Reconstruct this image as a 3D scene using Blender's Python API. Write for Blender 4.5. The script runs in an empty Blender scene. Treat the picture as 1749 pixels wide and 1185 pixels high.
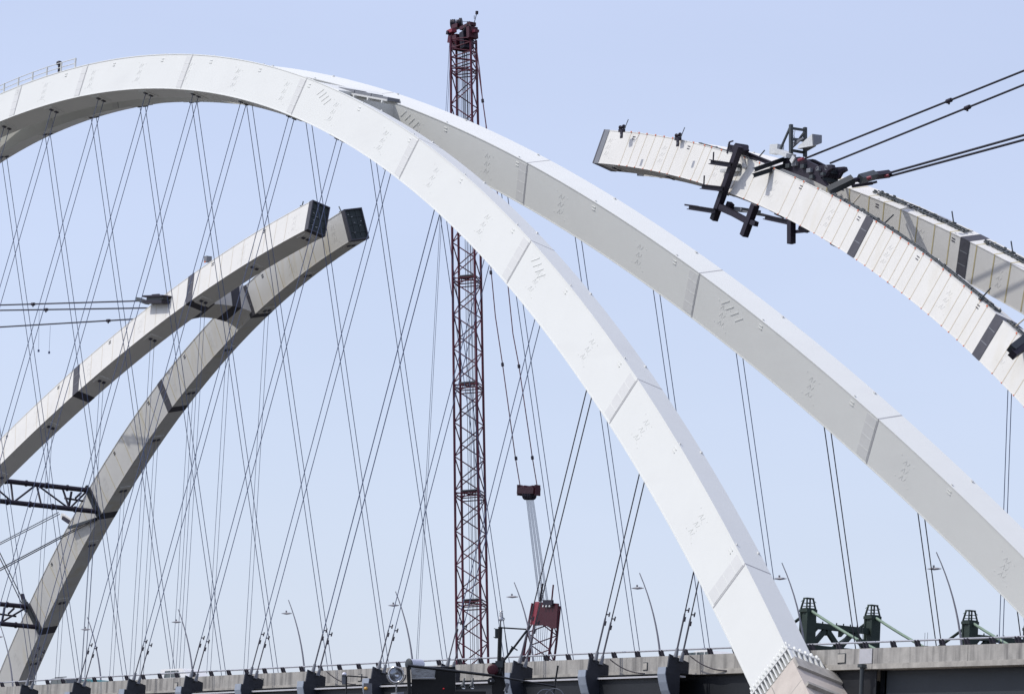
import bpy, math, random
from mathutils import Vector, Matrix
random.seed(7)
SC = bpy.context.scene
COL = SC.collection

# ------------------------------------------------------------------ camera, sky, sun, exposure
CAM = Vector((322.543, -175.660, -20.402))
YAW, PITCH, ROLL, FPX = 1.0042582, 0.1375721, 0.0513317, 7707.79
W0, H0 = 1749.0, 1185.0
FWD = Vector((-math.sin(YAW)*math.cos(PITCH), math.cos(YAW)*math.cos(PITCH), math.sin(PITCH)))
_r0 = Vector((math.cos(YAW), math.sin(YAW), 0.0)); _u0 = _r0.cross(FWD)
RGT = math.cos(ROLL)*_r0 + math.sin(ROLL)*_u0
UPV = math.cos(ROLL)*_u0 - math.sin(ROLL)*_r0
cam_d = bpy.data.cameras.new('camera'); cam = bpy.data.objects.new('camera', cam_d); COL.objects.link(cam)
cam_d.sensor_width = 36.0; cam_d.lens = 36.0*FPX/W0; cam_d.clip_start = 1.0; cam_d.clip_end = 30000.0
M = Matrix((RGT, UPV, -FWD)).transposed().to_4x4(); M.translation = CAM
cam.matrix_world = M
SC.camera = cam

SUN = Vector((-0.31, -0.525, 0.79)).normalized()
world = bpy.data.worlds.new('World'); SC.world = world; world.use_nodes = True
wn = world.node_tree; wn.nodes.clear()
sky = wn.nodes.new('ShaderNodeTexSky'); sky.sky_type = 'NISHITA'; sky.sun_disc = False
sky.sun_elevation = math.asin(SUN.z); sky.sun_rotation = math.atan2(SUN.x, SUN.y)
sky.altitude = 0.0; sky.air_density = 1.0; sky.dust_density = 1.6; sky.ozone_density = 3.0
bg = wn.nodes.new('ShaderNodeBackground'); bg.inputs['Strength'].default_value = 0.15
wo = wn.nodes.new('ShaderNodeOutputWorld')
veil = wn.nodes.new('ShaderNodeVectorMath'); veil.operation = 'MULTIPLY_ADD'; veil.inputs[1].default_value = (.6, .6, .6)   # even summer haze over the whole sky
wtc = wn.nodes.new('ShaderNodeTexCoord'); wmap = wn.nodes.new('ShaderNodeMapping'); wmap.inputs['Scale'].default_value = (5, 5, 22)
wno = wn.nodes.new('ShaderNodeTexNoise'); wno.inputs['Scale'].default_value = 1.0; wno.inputs['Detail'].default_value = 5
wmr = wn.nodes.new('ShaderNodeMapRange'); wmr.inputs[1].default_value = .3; wmr.inputs[2].default_value = .7; wmr.inputs[3].default_value = .965; wmr.inputs[4].default_value = 1.045
wsc = wn.nodes.new('ShaderNodeVectorMath'); wsc.operation = 'SCALE'; wsc.inputs[0].default_value = (2.56, 2.56, 3.28)
wn.links.new(wtc.outputs['Generated'], wmap.inputs[0]); wn.links.new(wmap.outputs[0], wno.inputs['Vector']); wn.links.new(wno.outputs['Fac'], wmr.inputs[0])
wn.links.new(wmr.outputs[0], wsc.inputs['Scale']); wn.links.new(wsc.outputs[0], veil.inputs[2])
wn.links.new(sky.outputs[0], veil.inputs[0]); wn.links.new(veil.outputs[0], bg.inputs[0]); wn.links.new(bg.outputs[0], wo.inputs[0])
sun_d = bpy.data.lights.new('sun', 'SUN'); sun_d.energy = 2.85; sun_d.angle = math.radians(0.5); sun_d.color = (1.0, 0.965, 0.91)
sun = bpy.data.objects.new('sun', sun_d); COL.objects.link(sun)
sun.rotation_euler = SUN.to_track_quat('Z', 'Y').to_euler(); sun.location = (0, -60, 120)
SC.view_settings.view_transform = 'Standard'; SC.view_settings.look = 'None'
SC.view_settings.exposure = 0.0; SC.view_settings.gamma = 1.0
SC.cycles.use_denoising = True
SC.cycles.max_bounces = 6

# ------------------------------------------------------------------ materials
def mat(name, col, rough=0.6, metal=0.0, spec=0.4, noise=0.0, nscale=1.0, streak=None, col2=None, bump=0.0, bscale=8.0, emit=None, patch=None):
    m = bpy.data.materials.new(name); m.use_nodes = True
    nt = m.node_tree; b = nt.nodes['Principled BSDF']
    b.inputs['Roughness'].default_value = rough; b.inputs['Metallic'].default_value = metal
    b.inputs['Specular IOR Level'].default_value = spec
    L = nt.links.new
    tc = nt.nodes.new('ShaderNodeTexCoord')
    rgb = nt.nodes.new('ShaderNodeRGB'); rgb.outputs[0].default_value = (*col, 1)
    out = rgb.outputs[0]
    if noise > 0:
        n = nt.nodes.new('ShaderNodeTexNoise'); n.inputs['Scale'].default_value = nscale; n.inputs['Detail'].default_value = 6
        n.inputs['Roughness'].default_value = 0.65
        L(tc.outputs['Object'], n.inputs['Vector'])
        mr = nt.nodes.new('ShaderNodeMapRange'); mr.inputs[1].default_value = 0.3; mr.inputs[2].default_value = 0.7
        mr.inputs[3].default_value = 1-noise; mr.inputs[4].default_value = 1+noise
        L(n.outputs['Fac'], mr.inputs[0])
        vm = nt.nodes.new('ShaderNodeVectorMath'); vm.operation = 'SCALE'
        L(out, vm.inputs[0]); L(mr.outputs[0], vm.inputs['Scale']); out = vm.outputs[0]
    if streak:   # (scale xyz), lo, hi, colour
        sc_, lo, hi, scol, amt = streak
        mp = nt.nodes.new('ShaderNodeMapping'); mp.inputs['Scale'].default_value = sc_
        n = nt.nodes.new('ShaderNodeTexNoise'); n.inputs['Scale'].default_value = 1.0; n.inputs['Detail'].default_value = 5
        L(tc.outputs['Object'], mp.inputs[0]); L(mp.outputs[0], n.inputs['Vector'])
        mr = nt.nodes.new('ShaderNodeMapRange'); mr.inputs[1].default_value = lo; mr.inputs[2].default_value = hi
        mr.inputs[3].default_value = 0; mr.inputs[4].default_value = amt
        L(n.outputs['Fac'], mr.inputs[0])
        mx = nt.nodes.new('ShaderNodeMix'); mx.data_type = 'RGBA'
        L(mr.outputs[0], mx.inputs[0]); L(out, mx.inputs[6]); mx.inputs[7].default_value = (*scol, 1)
        out = mx.outputs[2]
    L(out, b.inputs['Base Color'])
    if bump > 0:
        n = nt.nodes.new('ShaderNodeTexNoise'); n.inputs['Scale'].default_value = bscale; n.inputs['Detail'].default_value = 4
        L(tc.outputs['Object'], n.inputs['Vector'])
        bp = nt.nodes.new('ShaderNodeBump'); bp.inputs['Strength'].default_value = bump; bp.inputs['Distance'].default_value = 0.05
        L(n.outputs['Fac'], bp.inputs['Height']); L(bp.outputs[0], b.inputs['Normal'])
    if emit:
        b.inputs['Emission Color'].default_value = (*emit[0], 1); b.inputs['Emission Strength'].default_value = emit[1]
    return m
def glass_mat():
    m = bpy.data.materials.new('glass'); m.use_nodes = True
    b = m.node_tree.nodes['Principled BSDF']
    b.inputs['Base Color'].default_value = (.04, .06, .07, 1); b.inputs['Roughness'].default_value = 0.05
    b.inputs['Specular IOR Level'].default_value = 0.9
    n = m.node_tree.nodes.new('ShaderNodeTexNoise'); n.inputs['Scale'].default_value = 2.0
    r = m.node_tree.nodes.new('ShaderNodeMapRange'); r.inputs[3].default_value = .03; r.inputs[4].default_value = .12
    m.node_tree.links.new(n.outputs['Fac'], r.inputs[0]); m.node_tree.links.new(r.outputs[0], b.inputs['Roughness'])
    return m
MT = dict(
 white=mat('white_steel_paint', (.715, .725, .69), .5, noise=.016, nscale=.35, streak=((.12, .12, .5), .56, .82, (.62, .62, .60), .3), bump=.03, bscale=.55),
 panel=mat('splice_panel_paint', (.645, .65, .63), .55, noise=.03, nscale=.8),
 emboss=mat('embossed_paint', (.672, .68, .645), .5, noise=.02),
 seam=mat('seam_gap', (.36, .36, .37), .7, noise=.05),
 cream=mat('dusty_white_paint', (.71, .70, .66), .6, noise=.035, nscale=.5, streak=((.5, .5, .12), .6, .85, (.60, .55, .42), .4), bump=.1, bscale=.6),
 stain=mat('stained_white_paint', (.65, .645, .61), .6, noise=.04, nscale=.5, streak=((.9, .5, .07), .54, .72, (.56, .50, .34), .5), bump=.1, bscale=.6),
 tape=mat('weathered_tape', (.60, .54, .43), .8, noise=.1, nscale=3),
 tape2=mat('yellowed_tape', (.50, .43, .24), .8, noise=.15, nscale=3),
 orange=mat('orange_marker', (.65, .18, .09), .7, noise=.1),
 bare=mat('bare_steel_band', (.066, .066, .08), .6, noise=.15, nscale=2),
 inner=mat('shaded_box_interior', (.035, .045, .045), .7, noise=.2, nscale=1),  # shade of the hollow rib end put into the colour
 rope=mat('galvanised_rope', (.085, .11, .19), .5, metal=.3, noise=.1, nscale=5),
 drope=mat('dark_rope', (.035, .035, .045), .5, metal=.2, noise=.1, nscale=5),
 sleeve=mat('rope_sleeve', (.10, .10, .12), .5, noise=.1),
 black=mat('black_steel', (.016, .012, .024), .55, noise=.2, nscale=2),
 pipe=mat('black_pipe', (.018, .013, .026), .5, noise=.25, nscale=4),
 concrete=mat('parapet_concrete', (.40, .385, .355), .9, noise=.16, nscale=1.1, streak=((2.6, 2.6, .22), .45, .70, (.15, .145, .14), .85), bump=.25, bscale=14),
 slab=mat('deck_slab_concrete', (.42, .40, .36), .9, noise=.18, nscale=1.6, streak=((1.2, 1.2, .6), .5, .75, (.20, .19, .18), .6), bump=.2),
 asphalt=mat('deck_surface', (.30, .29, .27), .9, noise=.1, nscale=2),
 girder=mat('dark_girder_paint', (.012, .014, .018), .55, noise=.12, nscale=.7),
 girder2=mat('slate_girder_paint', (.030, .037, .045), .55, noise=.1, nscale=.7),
 bracket=mat('bracket_paint_shaded', (.030, .034, .046), .5, noise=.15, nscale=2),  # dark tone carries the shade on the bracket side faces
 fascia=mat('outrigger_end_sunlit', (.30, .34, .40), .5, noise=.1, nscale=2),  # pale tone carries the sunlight on the outrigger ends
 ledge=mat('sunlit_flange_and_cover_grey', (.50, .50, .52), .5, noise=.08, nscale=2),  # flange: sunlit edge painted pale; joint cover: its own grey
 railm=mat('galvanised_rail', (.42, .43, .46), .4, metal=.3, noise=.08, nscale=3),
 post=mat('dark_rail_post', (.045, .04, .055), .5, noise=.1),
 block=mat('beige_concrete', (.60, .54, .48), .9, noise=.08, nscale=.9, streak=((1, 1, .3), .52, .75, (.42, .38, .34), .6), bump=.2, bscale=9),
 red=mat('maroon_crane_paint', (.085, .008, .024), .5, noise=.2, nscale=1.5),
 red2=mat('red_crane_plate', (.050, .004, .012), .5, noise=.15, nscale=1.5),
 pink=mat('faded_red_paint', (.24, .04, .06), .5, noise=.1),
 green=mat('dark_green_paint', (.022, .038, .030), .6, noise=.25, nscale=1.2),
 lgreen=mat('pale_green_wire_and_lit_cable', (.19, .27, .20), .6, noise=.12, nscale=2),  # on the main cables the pale tone stands for light falling on them
 lamp=mat('lamp_pole_paint', (.22, .22, .25), .4, metal=.2, noise=.05),
 basket=mat('light_grey_panel', (.62, .64, .64), .5, noise=.06, nscale=2),
 dgrey=mat('dark_grey_steel', (.055, .065, .07), .5, noise=.15, nscale=2),
 beam=mat('blue_black_beam', (.024, .030, .036), .5, noise=.15, nscale=2),
 mgrey=mat('mid_grey_steel', (.19, .20, .22), .5, noise=.1, nscale=2),
 boat=mat('boat_black_paint', (.012, .013, .015), .4, noise=.2, nscale=3),
 boatw=mat('boat_white_paint', (.72, .73, .80), .3, noise=.04, nscale=3),
 chrome=mat('polished_metal', (.55, .55, .55), .15, metal=.9, noise=.08, nscale=6),
 mirror=mat('searchlight_reflector', (.50, .52, .55), .08, metal=1.0, noise=.05, nscale=8, bump=.3, bscale=5),
 carw=mat('white_car_paint', (.78, .78, .78), .25, noise=.02), card=mat('dark_car_paint', (.06, .07, .08), .25, noise=.05),
 cart=mat('teal_car_paint', (.05, .20, .22), .25, noise=.05), tyre=mat('tyre_rubber', (.02, .02, .02), .8, noise=.1),
 amber=mat('amber_lens', (.75, .42, .08), .2, noise=.05), redl=mat('red_lens', (.6, .02, .03), .2, noise=.05),
 lensw=mat('clear_lens', (.6, .62, .65), .15, noise=.03),
 glass=glass_mat())

# ------------------------------------------------------------------ mesh helpers
class MB:
    def __init__(s): s.v = []; s.f = []; s.m = []; s.sm = set()
    def add(s, vs, fs, mi=0, smooth=False):
        n = len(s.v); s.v += [Vector(v) for v in vs]
        for f in fs:
            if smooth: s.sm.add(len(s.f))
            s.f.append([i+n for i in f]); s.m.append(mi)
        return s
    def obox(s, c, ax, ay, az, mi=0):      # centre + three half-axis vectors
        c = Vector(c); vs = [c+sx*ax+sy*ay+sz*az for sz in (-1, 1) for sy in (-1, 1) for sx in (-1, 1)]
        fs = [(0, 2, 3, 1), (4, 5, 7, 6), (0, 1, 5, 4), (2, 6, 7, 3), (0, 4, 6, 2), (1, 3, 7, 5)]
        if ax.cross(ay).dot(az) < 0: fs = [f[::-1] for f in fs]
        return s.add(vs, fs, mi)
    def box(s, x0, x1, y0, y1, z0, z1, mi=0):
        return s.obox(((x0+x1)/2, (y0+y1)/2, (z0+z1)/2), Vector(((x1-x0)/2, 0, 0)), Vector((0, (y1-y0)/2, 0)), Vector((0, 0, (z1-z0)/2)), mi)
    def bar(s, a, b, w, h=None, up=Vector((0, 0, 1)), mi=0, ext=0):   # rectangular bar a->b; w across, h along up
        a = Vector(a); b = Vector(b); h = w if h is None else h
        t = (b-a).normalized(); a = a-t*ext; b = b+t*ext
        up = Vector(up); sd = t.cross(up)
        if sd.length < 1e-4: sd = t.cross(Vector((1, 0, 0)))
        sd.normalize(); u = sd.cross(t).normalized()
        return s.obox((a+b)/2, (b-a)/2, sd*w/2, u*h/2, mi)
    def ibeam(s, a, b, w, h, up=Vector((0, 0, 1)), t=.05, mi=0):
        a = Vector(a); b = Vector(b); d = (b-a).normalized(); up = Vector(up)
        sd = d.cross(up).normalized(); u = sd.cross(d).normalized()
        s.obox((a+b)/2+u*(h/2-t/2), (b-a)/2, sd*w/2, u*t/2, mi)
        s.obox((a+b)/2-u*(h/2-t/2), (b-a)/2, sd*w/2, u*t/2, mi)
        s.obox((a+b)/2, (b-a)/2, sd*t/2, u*(h/2-t), mi)
        return s
    def tube(s, pts, r, n=6, mi=0, caps=True, r1=None):
        pts = [Vector(p) for p in pts]; N = len(pts); rings = []
        for i, p in enumerate(pts):
            t = (pts[min(i+1, N-1)]-pts[max(i-1, 0)]).normalized()
            a = t.cross(Vector((0, 0, 1)));
            if a.length < 1e-3: a = t.cross(Vector((0, 1, 0)))
            a.normalize(); b = t.cross(a)
            rr = r if r1 is None else r+(r1-r)*i/(N-1)
            rings.append([p+rr*(math.cos(2*math.pi*k/n)*a+math.sin(2*math.pi*k/n)*b) for k in range(n)])
        vs = [v for rg in rings for v in rg]; fs = []
        for i in range(N-1):
            for k in range(n):
                k2 = (k+1) % n; fs.append((i*n+k, i*n+k2, (i+1)*n+k2, (i+1)*n+k))
        s.add(vs, fs, mi, True)
        if caps: s.add(rings[0]+rings[-1], [tuple(range(n))[::-1], tuple(range(n, 2*n))], mi)
        return s
    def lathe(s, c, axis, prof, n=20, mi=0):       # prof: list of (distance along axis, radius)
        c = Vector(c); t = Vector(axis).normalized(); a = t.cross(Vector((0, 0, 1)))
        if a.length < 1e-3: a = Vector((1, 0, 0))
        a.normalize(); b = t.cross(a); vs = []; fs = []
        for (d, r) in prof:
            for k in range(n): vs.append(c+t*d+max(r, 1e-4)*(math.cos(2*math.pi*k/n)*a+math.sin(2*math.pi*k/n)*b))
        for i in range(len(prof)-1):
            for k in range(n):
                k2 = (k+1) % n; fs.append((i*n+k, i*n+k2, (i+1)*n+k2, (i+1)*n+k))
        return s.add(vs, fs, mi, True)
    def prism(s, poly, off, mi=0):                 # planar polygon extruded by vector
        off = Vector(off); n = len(poly); p = [Vector(v) for v in poly]
        vs = p+[v+off for v in p]; fs = [tuple(range(n)), tuple(range(2*n-1, n-1, -1))]
        for i in range(n): j = (i+1) % n; fs.append((i, i+n, j+n, j))
        return s.add(vs, fs, mi)
    def build(s, name, m, parent=None, root=None, **kw):
        org = root if root is not None else Vector((0, 0, 0))
        me = bpy.data.meshes.new(name)
        me.from_pydata([tuple(v-org) for v in s.v], [], s.f)
        for mm in (m if isinstance(m, (list, tuple)) else [m]): me.materials.append(MT[mm])
        me.polygons.foreach_set('material_index', s.m)
        me.polygons.foreach_set('use_smooth', [i in s.sm for i in range(len(s.f))])
        import bmesh
        bm = bmesh.new(); bm.from_mesh(me); bmesh.ops.recalc_face_normals(bm, faces=bm.faces); bm.to_mesh(me); bm.free()
        o = bpy.data.objects.new(name, me); COL.objects.link(o)
        if parent is not None: o.parent = parent
        else: o.location = org
        for k, v in kw.items(): o[k] = v
        return o
def thing(name, label, cat, loc=(0, 0, 0), group=None):
    o = bpy.data.objects.new(name, None); COL.objects.link(o); o.location = loc
    o.empty_display_size = 1.0
    o['label'] = label; o['category'] = cat
    if group: o['group'] = group
    return o
def at(px, py, y):       # point of the place on the upright plane y = const
    d = FWD+RGT*((px-W0/2)/FPX)-UPV*((py-H0/2)/FPX)
    return CAM+d*((y-CAM.y)/d.y)
def atx(px, py, x):
    d = FWD+RGT*((px-W0/2)/FPX)-UPV*((py-H0/2)/FPX)
    return CAM+d*((x-CAM.x)/d.x)
def dist(px, py, t):
    return CAM+(FWD+RGT*((px-W0/2)/FPX)-UPV*((py-H0/2)/FPX))*t
def lerp(a, b, t): return a+(b-a)*t
V = Vector

# ------------------------------------------------------------------ arch geometry (two identical basket-handle arches)
S = 9/11.2
XC, ZC, TA, HB = -26.265, 52.131, 0.237114, 14.299
B2Y, B2X = 42.836, -1.3725
RW, RD0, RD1, RD2 = 1.975, 3.057, 1.4525, -0.8458
ALPHA = math.atan(TA)
def zarch(x):
    t = (x-XC)/S/100.0
    return (ZC/S-28.0632*t*t+0.36335*t**4-0.064588*t**6)*S
def frame(x, far, br):
    x0 = x; sg = -1 if far else 1; z = zarch(x0); e = .01
    dz = (zarch(x0+e)-zarch(x0-e))/(2*e)
    T = V((1, dz*TA*sg, dz)).normalized()
    N = V((0, math.cos(ALPHA), -math.sin(ALPHA)*sg))
    U = T.cross(N)
    if U.z < 0: U = -U
    t = abs(x0-XC)/S/150.0
    D = RD0+RD1*t*t+RD2*t**4
    y = (-HB+z*TA)
    return V((x+br*B2X, (y if not far else -y)+br*B2Y, z)), T, N, U, D
def rp(x, far, br, lat, rad):       # lat metres along N (N points away from the camera side), rad 0..1 of depth
    P, T, N, U, D = frame(x, far, br)
    return P+N*lat+U*(rad*D)
def xs(x0, x1, step=1.5):
    n = max(2, int(abs(x1-x0)/step)); return [x0+(x1-x0)*i/n for i in range(n+1)]
def sweep(mb, x0, x1, far, br, l0, l1, r0, r1, abs_r=False, step=1.5, mi=0, caps=True):
    """box strip along a rib: lateral l0..l1 metres, radial r0..r1 given as (fraction of depth, metres)"""
    rings = []
    for x in xs(x0, x1, step):
        P, T, N, U, D = frame(x, far, br)
        a = r0[0]*D+r0[1]; b = r1[0]*D+r1[1]
        rings.append([P+N*l0+U*a, P+N*l1+U*a, P+N*l1+U*b, P+N*l0+U*b])
    n = len(rings); vs = [v for r in rings for v in r]; fs = []
    for i in range(n-1):
        for k in range(4):
            k2 = (k+1) % 4; fs.append((4*i+k, 4*i+k2, 4*i+4+k2, 4*i+4+k))
    if caps: fs += [(3, 2, 1, 0), (4*n-4, 4*n-3, 4*n-2, 4*n-1)]
    mb.add(vs, fs, mi)
    return mb
SEAMS = [-151.4, -133.0, -113.0, -93.2, -73.2, -53.0, -32.9, -20.5, -1.1, 19.8, 39.8, 59.2, 77.0, 94.2]
H = RW/2

def bolt_emblem(x, far, br, face, mb, sc_=1.0):
    """raised anchor detail on the web at a hanger: rows of short bars and zig-zag welds"""
    P, T, N, U, D = frame(x, far, br); n = N*face
    c = P+U*(D*.50)+n*(H+.006)
    def bar(u0, v0, u1, v1, w=.06):
        a = c+T*u0*sc_+U*v0*sc_; b = c+T*u1*sc_+U*v1*sc_
        mb.bar(a, b, w*.7, .012, up=n)
    for i in range(3):
        v = -.80+i*.60
        bar(-.36, v, -.04, v+.40); bar(-.04, v+.40, -.04, v+.02)
        bar(.10, v+.05, .40, v-.05); bar(.10, v+.05, .34, v+.38)
    for (u, v) in ((-.7, .9), (.75, .75), (-.75, -.8), (.7, -1.0)): bar(u-.06, v, u+.06, v, .12)

def make_rib(name, label, br, far, x0, x1, paint, hang, seams, style, tips=(0, 0)):
    mid = frame((x0+x1)/2, far, br)[0]; root = V(mid)
    t = thing(name, label, 'arch rib', root)
    b = MB(); sweep(b, x0, x1, far, br, -H, H, (0, .06), (1, -.07)); body = b.build('web_box', paint, t, root)
    b = MB(); sweep(b, x0, x1, far, br, -H-.035, H+.035, (1, -.07), (1, 0)); b.build('top_flange', paint, t, root)
    b = MB(); sweep(b, x0, x1, far, br, -H-.03, H+.03, (0, 0), (0, .06)); b.build('bottom_flange', paint, t, root)
    for sx in seams:
        if not (x0+1 < sx < x1-1): continue
        if style == 1:
            g = MB(); sweep(g, sx-.045, sx+.045, far, br, -H-.012, H+.012, (0, .065), (1, -.072), step=1)
            sweep(g, sx-.045, sx+.045, far, br, -H-.037, H+.037, (1, -.06), (1, .006), step=1)
            g.build('seam_line', 'seam', t, root)
            for face in (-1, 1):
                g = MB(); l0, l1 = (-H-.02, -H-.002) if face < 0 else (H+.002, H+.02)
                sweep(g, sx-1.0, sx-.10, far, br, l0, l1, (.05, .02), (.95, -.04), step=1)
                gp = g.build('splice_panel', 'panel', t, root)
                for r in (.26, .5, .74):
                    g = MB(); sweep(g, sx-1.0, sx-.10, far, br, l0+(-.012 if face < 0 else 0), l1+(.012 if face > 0 else 0), (r, -.02), (r, .02), step=1); g.build('panel_joint', 'white', gp, root)
        else:
            g = MB(); sweep(g, sx-.52, sx+.52, far, br, -H-.045, H+.045, (0, -.012), (1, .012), step=.52)
            for r in (.33, .66):
                pass
            bd = g.build('splice_band', 'bare', t, root)
            for r in (.36, .68):
                g = MB(); sweep(g, sx-.42, sx+.42, far, br, -H-.06, -H-.048, (r, -.03), (r, .03), step=1)
                g.build('band_strap', 'mgrey', bd, root)
    for hx in hang:
        if not (x0+1 < hx < x1-1): continue
        g = MB(); bolt_emblem(hx-1.0, far, br, -1, g); g.build('anchor_bolt_pattern', paint, t, root)
        P, T, N, U, D = frame(hx, far, br)
        g = MB(); g.obox(P-U*.03, T*.75, N*.62, U*.03); pl = g.build('hanger_anchor_plate', paint, t, root)
        for sgn in (-1, 1):
            g = MB(); g.obox(P-U*.09+N*sgn*.26, T*.17, N*.15, U*.06)
            g.build('rope_outlet', 'bare', pl, root)
        # lifting lugs near the top edge
        if not (x0+.5 < hx+2.6 < x1-.5): continue
        Pl, Tl, Nl, Ul, Dl = frame(hx+2.6, far, br)
        for q in (0, 1):
            g = MB(); g.obox(Pl+Ul*(Dl-.42-.22*q)-Nl*(H+.02), Tl*.2, Nl*.02, Ul*.035)
            g.build('lifting_lug', 'emboss' if style == 1 else 'bare', t, root)
        g = MB(); g.obox(Pl+Ul*(Dl+.05)+Nl*(H-.15), Tl*.08, Nl*.06, Ul*.05); g.build('top_cleat', 'panel', t, root)
        g = MB(); g.obox(Pl+Ul*(Dl+.04)-Nl*(H-.1), Tl*.06, Nl*.04, Ul*.04); g.build('top_cleat', 'panel', t, root)
    return t, root, body

KX = lambda k: 9.0*k
# ---- finished arch (nearer bridge)
X1a, X1b = -154.0, 100.9
r1n, o1n, _ = make_rib('arch_rib', 'smooth white front rib of the finished arch, running from the crest down to beige concrete', 0, 0, X1a, X1b, 'white', [KX(k) for k in range(-9, 11)], SEAMS, 1)
r1f, o1f, _ = make_rib('arch_rib', 'grey-shaded back rib of the finished arch, running behind the front rib to the right edge', 0, 1, X1a, X1b, 'white', [KX(k) for k in range(-9, 11)], SEAMS, 1)
def louvres(t, root, far, x, paint):
    P, T, N, U, D = frame(x, far, 0)
    for i in range(4):
        g = MB(); c = P+U*(D*.80)+T*(-.9+.61*i)-U*.157*i-N*(H+.015)
        a = c-T*.40-U*.31; b = c+T*.40+U*.31
        g.bar(a, b, .08, .022, up=N); g.build('slanted_vent', 'white', t, root)
for x in (23.6, 61.5): louvres(r1n, o1n, 0, x, 'emboss'); louvres(r1f, o1f, 1, x+1.3, 'emboss')

def strut(br, xm, label, paint, banded, hw=1.9):
    """arched portal strut between the two ribs at station xm"""
    Pn, Tn, Nn, Un, Dn = frame(xm, 0, br); Pf, Tf, Nf, Uf, Df = frame(xm, 1, br)
    root = (Pn+Pf)/2; t = thing('portal_strut', label, 'strut', root)
    ya = Pn.y+H*.97; yb = Pf.y-H*.97; cy = (ya+yb)/2; hl = (yb-ya)/2
    Tm = V((Tn.x, 0, Tn.z)).normalized(); Um = V((-Tm.z, 0, Tm.x))
    if Um.z < 0: Um = -Um
    n = 18; g = MB(); rings = []
    for i in range(n+1):
        s = -1+2*i/n; y = cy+hl*s
        # bottom rises to an arch in mid span, flares in plan near the ribs
        fl = abs(s)**2.6
        top = Dn*.97; bot = .07+Dn*.19*(1-fl)
        wd = hw*(.86+.14*fl)
        zoff = -(abs(s)*hl)*0.0
        base = V((Pn.x, y, Pn.z))
        rings.append([base+Tm*(-wd)+Um*bot, base+Tm*wd+Um*bot, base+Tm*wd+Um*top, base+Tm*(-wd)+Um*top])
    vs = [v for r in rings for v in r]; fs = []
    for i in range(n):
        for k in range(4):
            k2 = (k+1) % 4; fs.append((4*i+k, 4*i+k2, 4*i+4+k2, 4*i+4+k))
    fs += [(3, 2, 1, 0), (4*n, 4*n+1, 4*n+2, 4*n+3)]
    g.add(vs, fs); g.build('strut_body', paint, t, root)
    if banded:
        for s0, s1 in ((-.80, -.52), (.20, .54)):
            g = MB(); rr = []
            for s in (s0, (s0+s1)/2, s1):
                y = cy+hl*s; fl = abs(s)**2.6; top = Dn*.97+.02; bot = .05+Dn*.19*(1-fl); wd = hw*(.86+.14*fl)+.02
                base = V((Pn.x, y, Pn.z)); rr.append([base+Tm*(-wd)+Um*bot, base+Tm*wd+Um*bot, base+Tm*wd+Um*top, base+Tm*(-wd)+Um*top])
            vs = [v for r in rr for v in r]; fs = [(4*i+k, 4*i+(k+1) % 4, 4*i+4+(k+1) % 4, 4*i+4+k) for i in range(2) for k in range(4)]
            g.add(vs, fs+[(3, 2, 1, 0), (8, 9, 10, 11)]); g.build('strut_band', 'bare', t, root)
    return t
XS1a, XS1b = -73.6, 21.1
strut(0, XS1b, 'white cross strut joining the finished arch ribs just right of the crest', 'white', False)
strut(0, XS1a, 'white cross strut joining the finished arch ribs left of the crest at the photo edge', 'white', False)
strut(1, -75.0, 'curved strut with dark bands joining the two unfinished left ribs', 'cream', True)
strut(1, 19.7, 'cross strut joining the unfinished right ribs beneath the small grey tower', 'cream', False)

# gangway lying over the gap between the rib tops
ga, gb_ = at(587, 155.5, -1.2), at(673, 171.5, -.4)
pw = thing('gangway', 'grey slatted gangway lying between the two rib tops right of the crest', 'gangway', (ga+gb_)/2); org = V(pw.location)
gd = (gb_-ga).normalized(); gs = V((0, 1, 0)); gu = gs.cross(gd).normalized()
if gu.z < 0: gu = -gu
for i in range(3):
    c = lerp(ga, gb_, (i+.5)/3)+gu*(.12-.05*i); g = MB(); g.obox(c, gd*((gb_-ga).length/6.3), gs*.55, gu*.13); g.build('tread_plate', 'mgrey', pw, org)
for sg in (-1, 1):
    g = MB(); g.bar(ga+gs*.6*sg-gu*.1, gb_+gs*.6*sg-gu*.1, .09, .14); g.build('side_channel', 'panel', pw, org)
for i in range(4):
    c = lerp(ga, gb_, .08+.28*i)-gu*.25; g = MB(); g.bar(c-gs*.7, c+gs*.7, .16, .2); g.build('bearer', 'white', pw, org)

# crest handrail with its beacon
t = thing('handrail', 'thin white handrail on the crest of the finished arch at upper left', 'handrail', rp(-32, 0, 0, 0, 1)); org = V(t.location)
px_posts = [-48.5, -45.5, -42.5, -39.5, -36.6, -34.6, -31.9, -29.7, -26.9, -24.4, -22.0]
px_posts = [-50.0+2.66*i for i in range(11)]
tops = []
for x in px_posts:
    P, T, N, U, D = frame(x, 0, 0); a = P+U*D-N*(H-.2); g = MB(); g.tube([a, a+V((0, 0, .95))], .085, 5); g.build('post', 'white', t, org); tops.append(a)
for zz in (.92, .5):
    g = MB(); g.tube([p+V((0, 0, zz)) for p in tops], .04, 4); g.build('rail', 'white', t, org)
P, T, N, U, D = frame(-27.6, 0, 0); a = P+U*D-N*.2
t = thing('beacon_lamp', 'black warning beacon on a short post among the crest handrail posts', 'beacon', a); g = MB(); g.tube([a, a+V((0, 0, 1.15))], .1, 6); g.build('post', 'black', t, a)
g = MB(); g.lathe(a+V((0, 0, 1.15)), (0, 0, 1), [(0, .0), (0, .24), (.1, .28), (.28, .25), (.36, .12), (.36, 0)], 12); g.build('lamp_head', 'black', t, a)
P, T, N, U, D = frame(-22.6, 0, 0)

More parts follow.
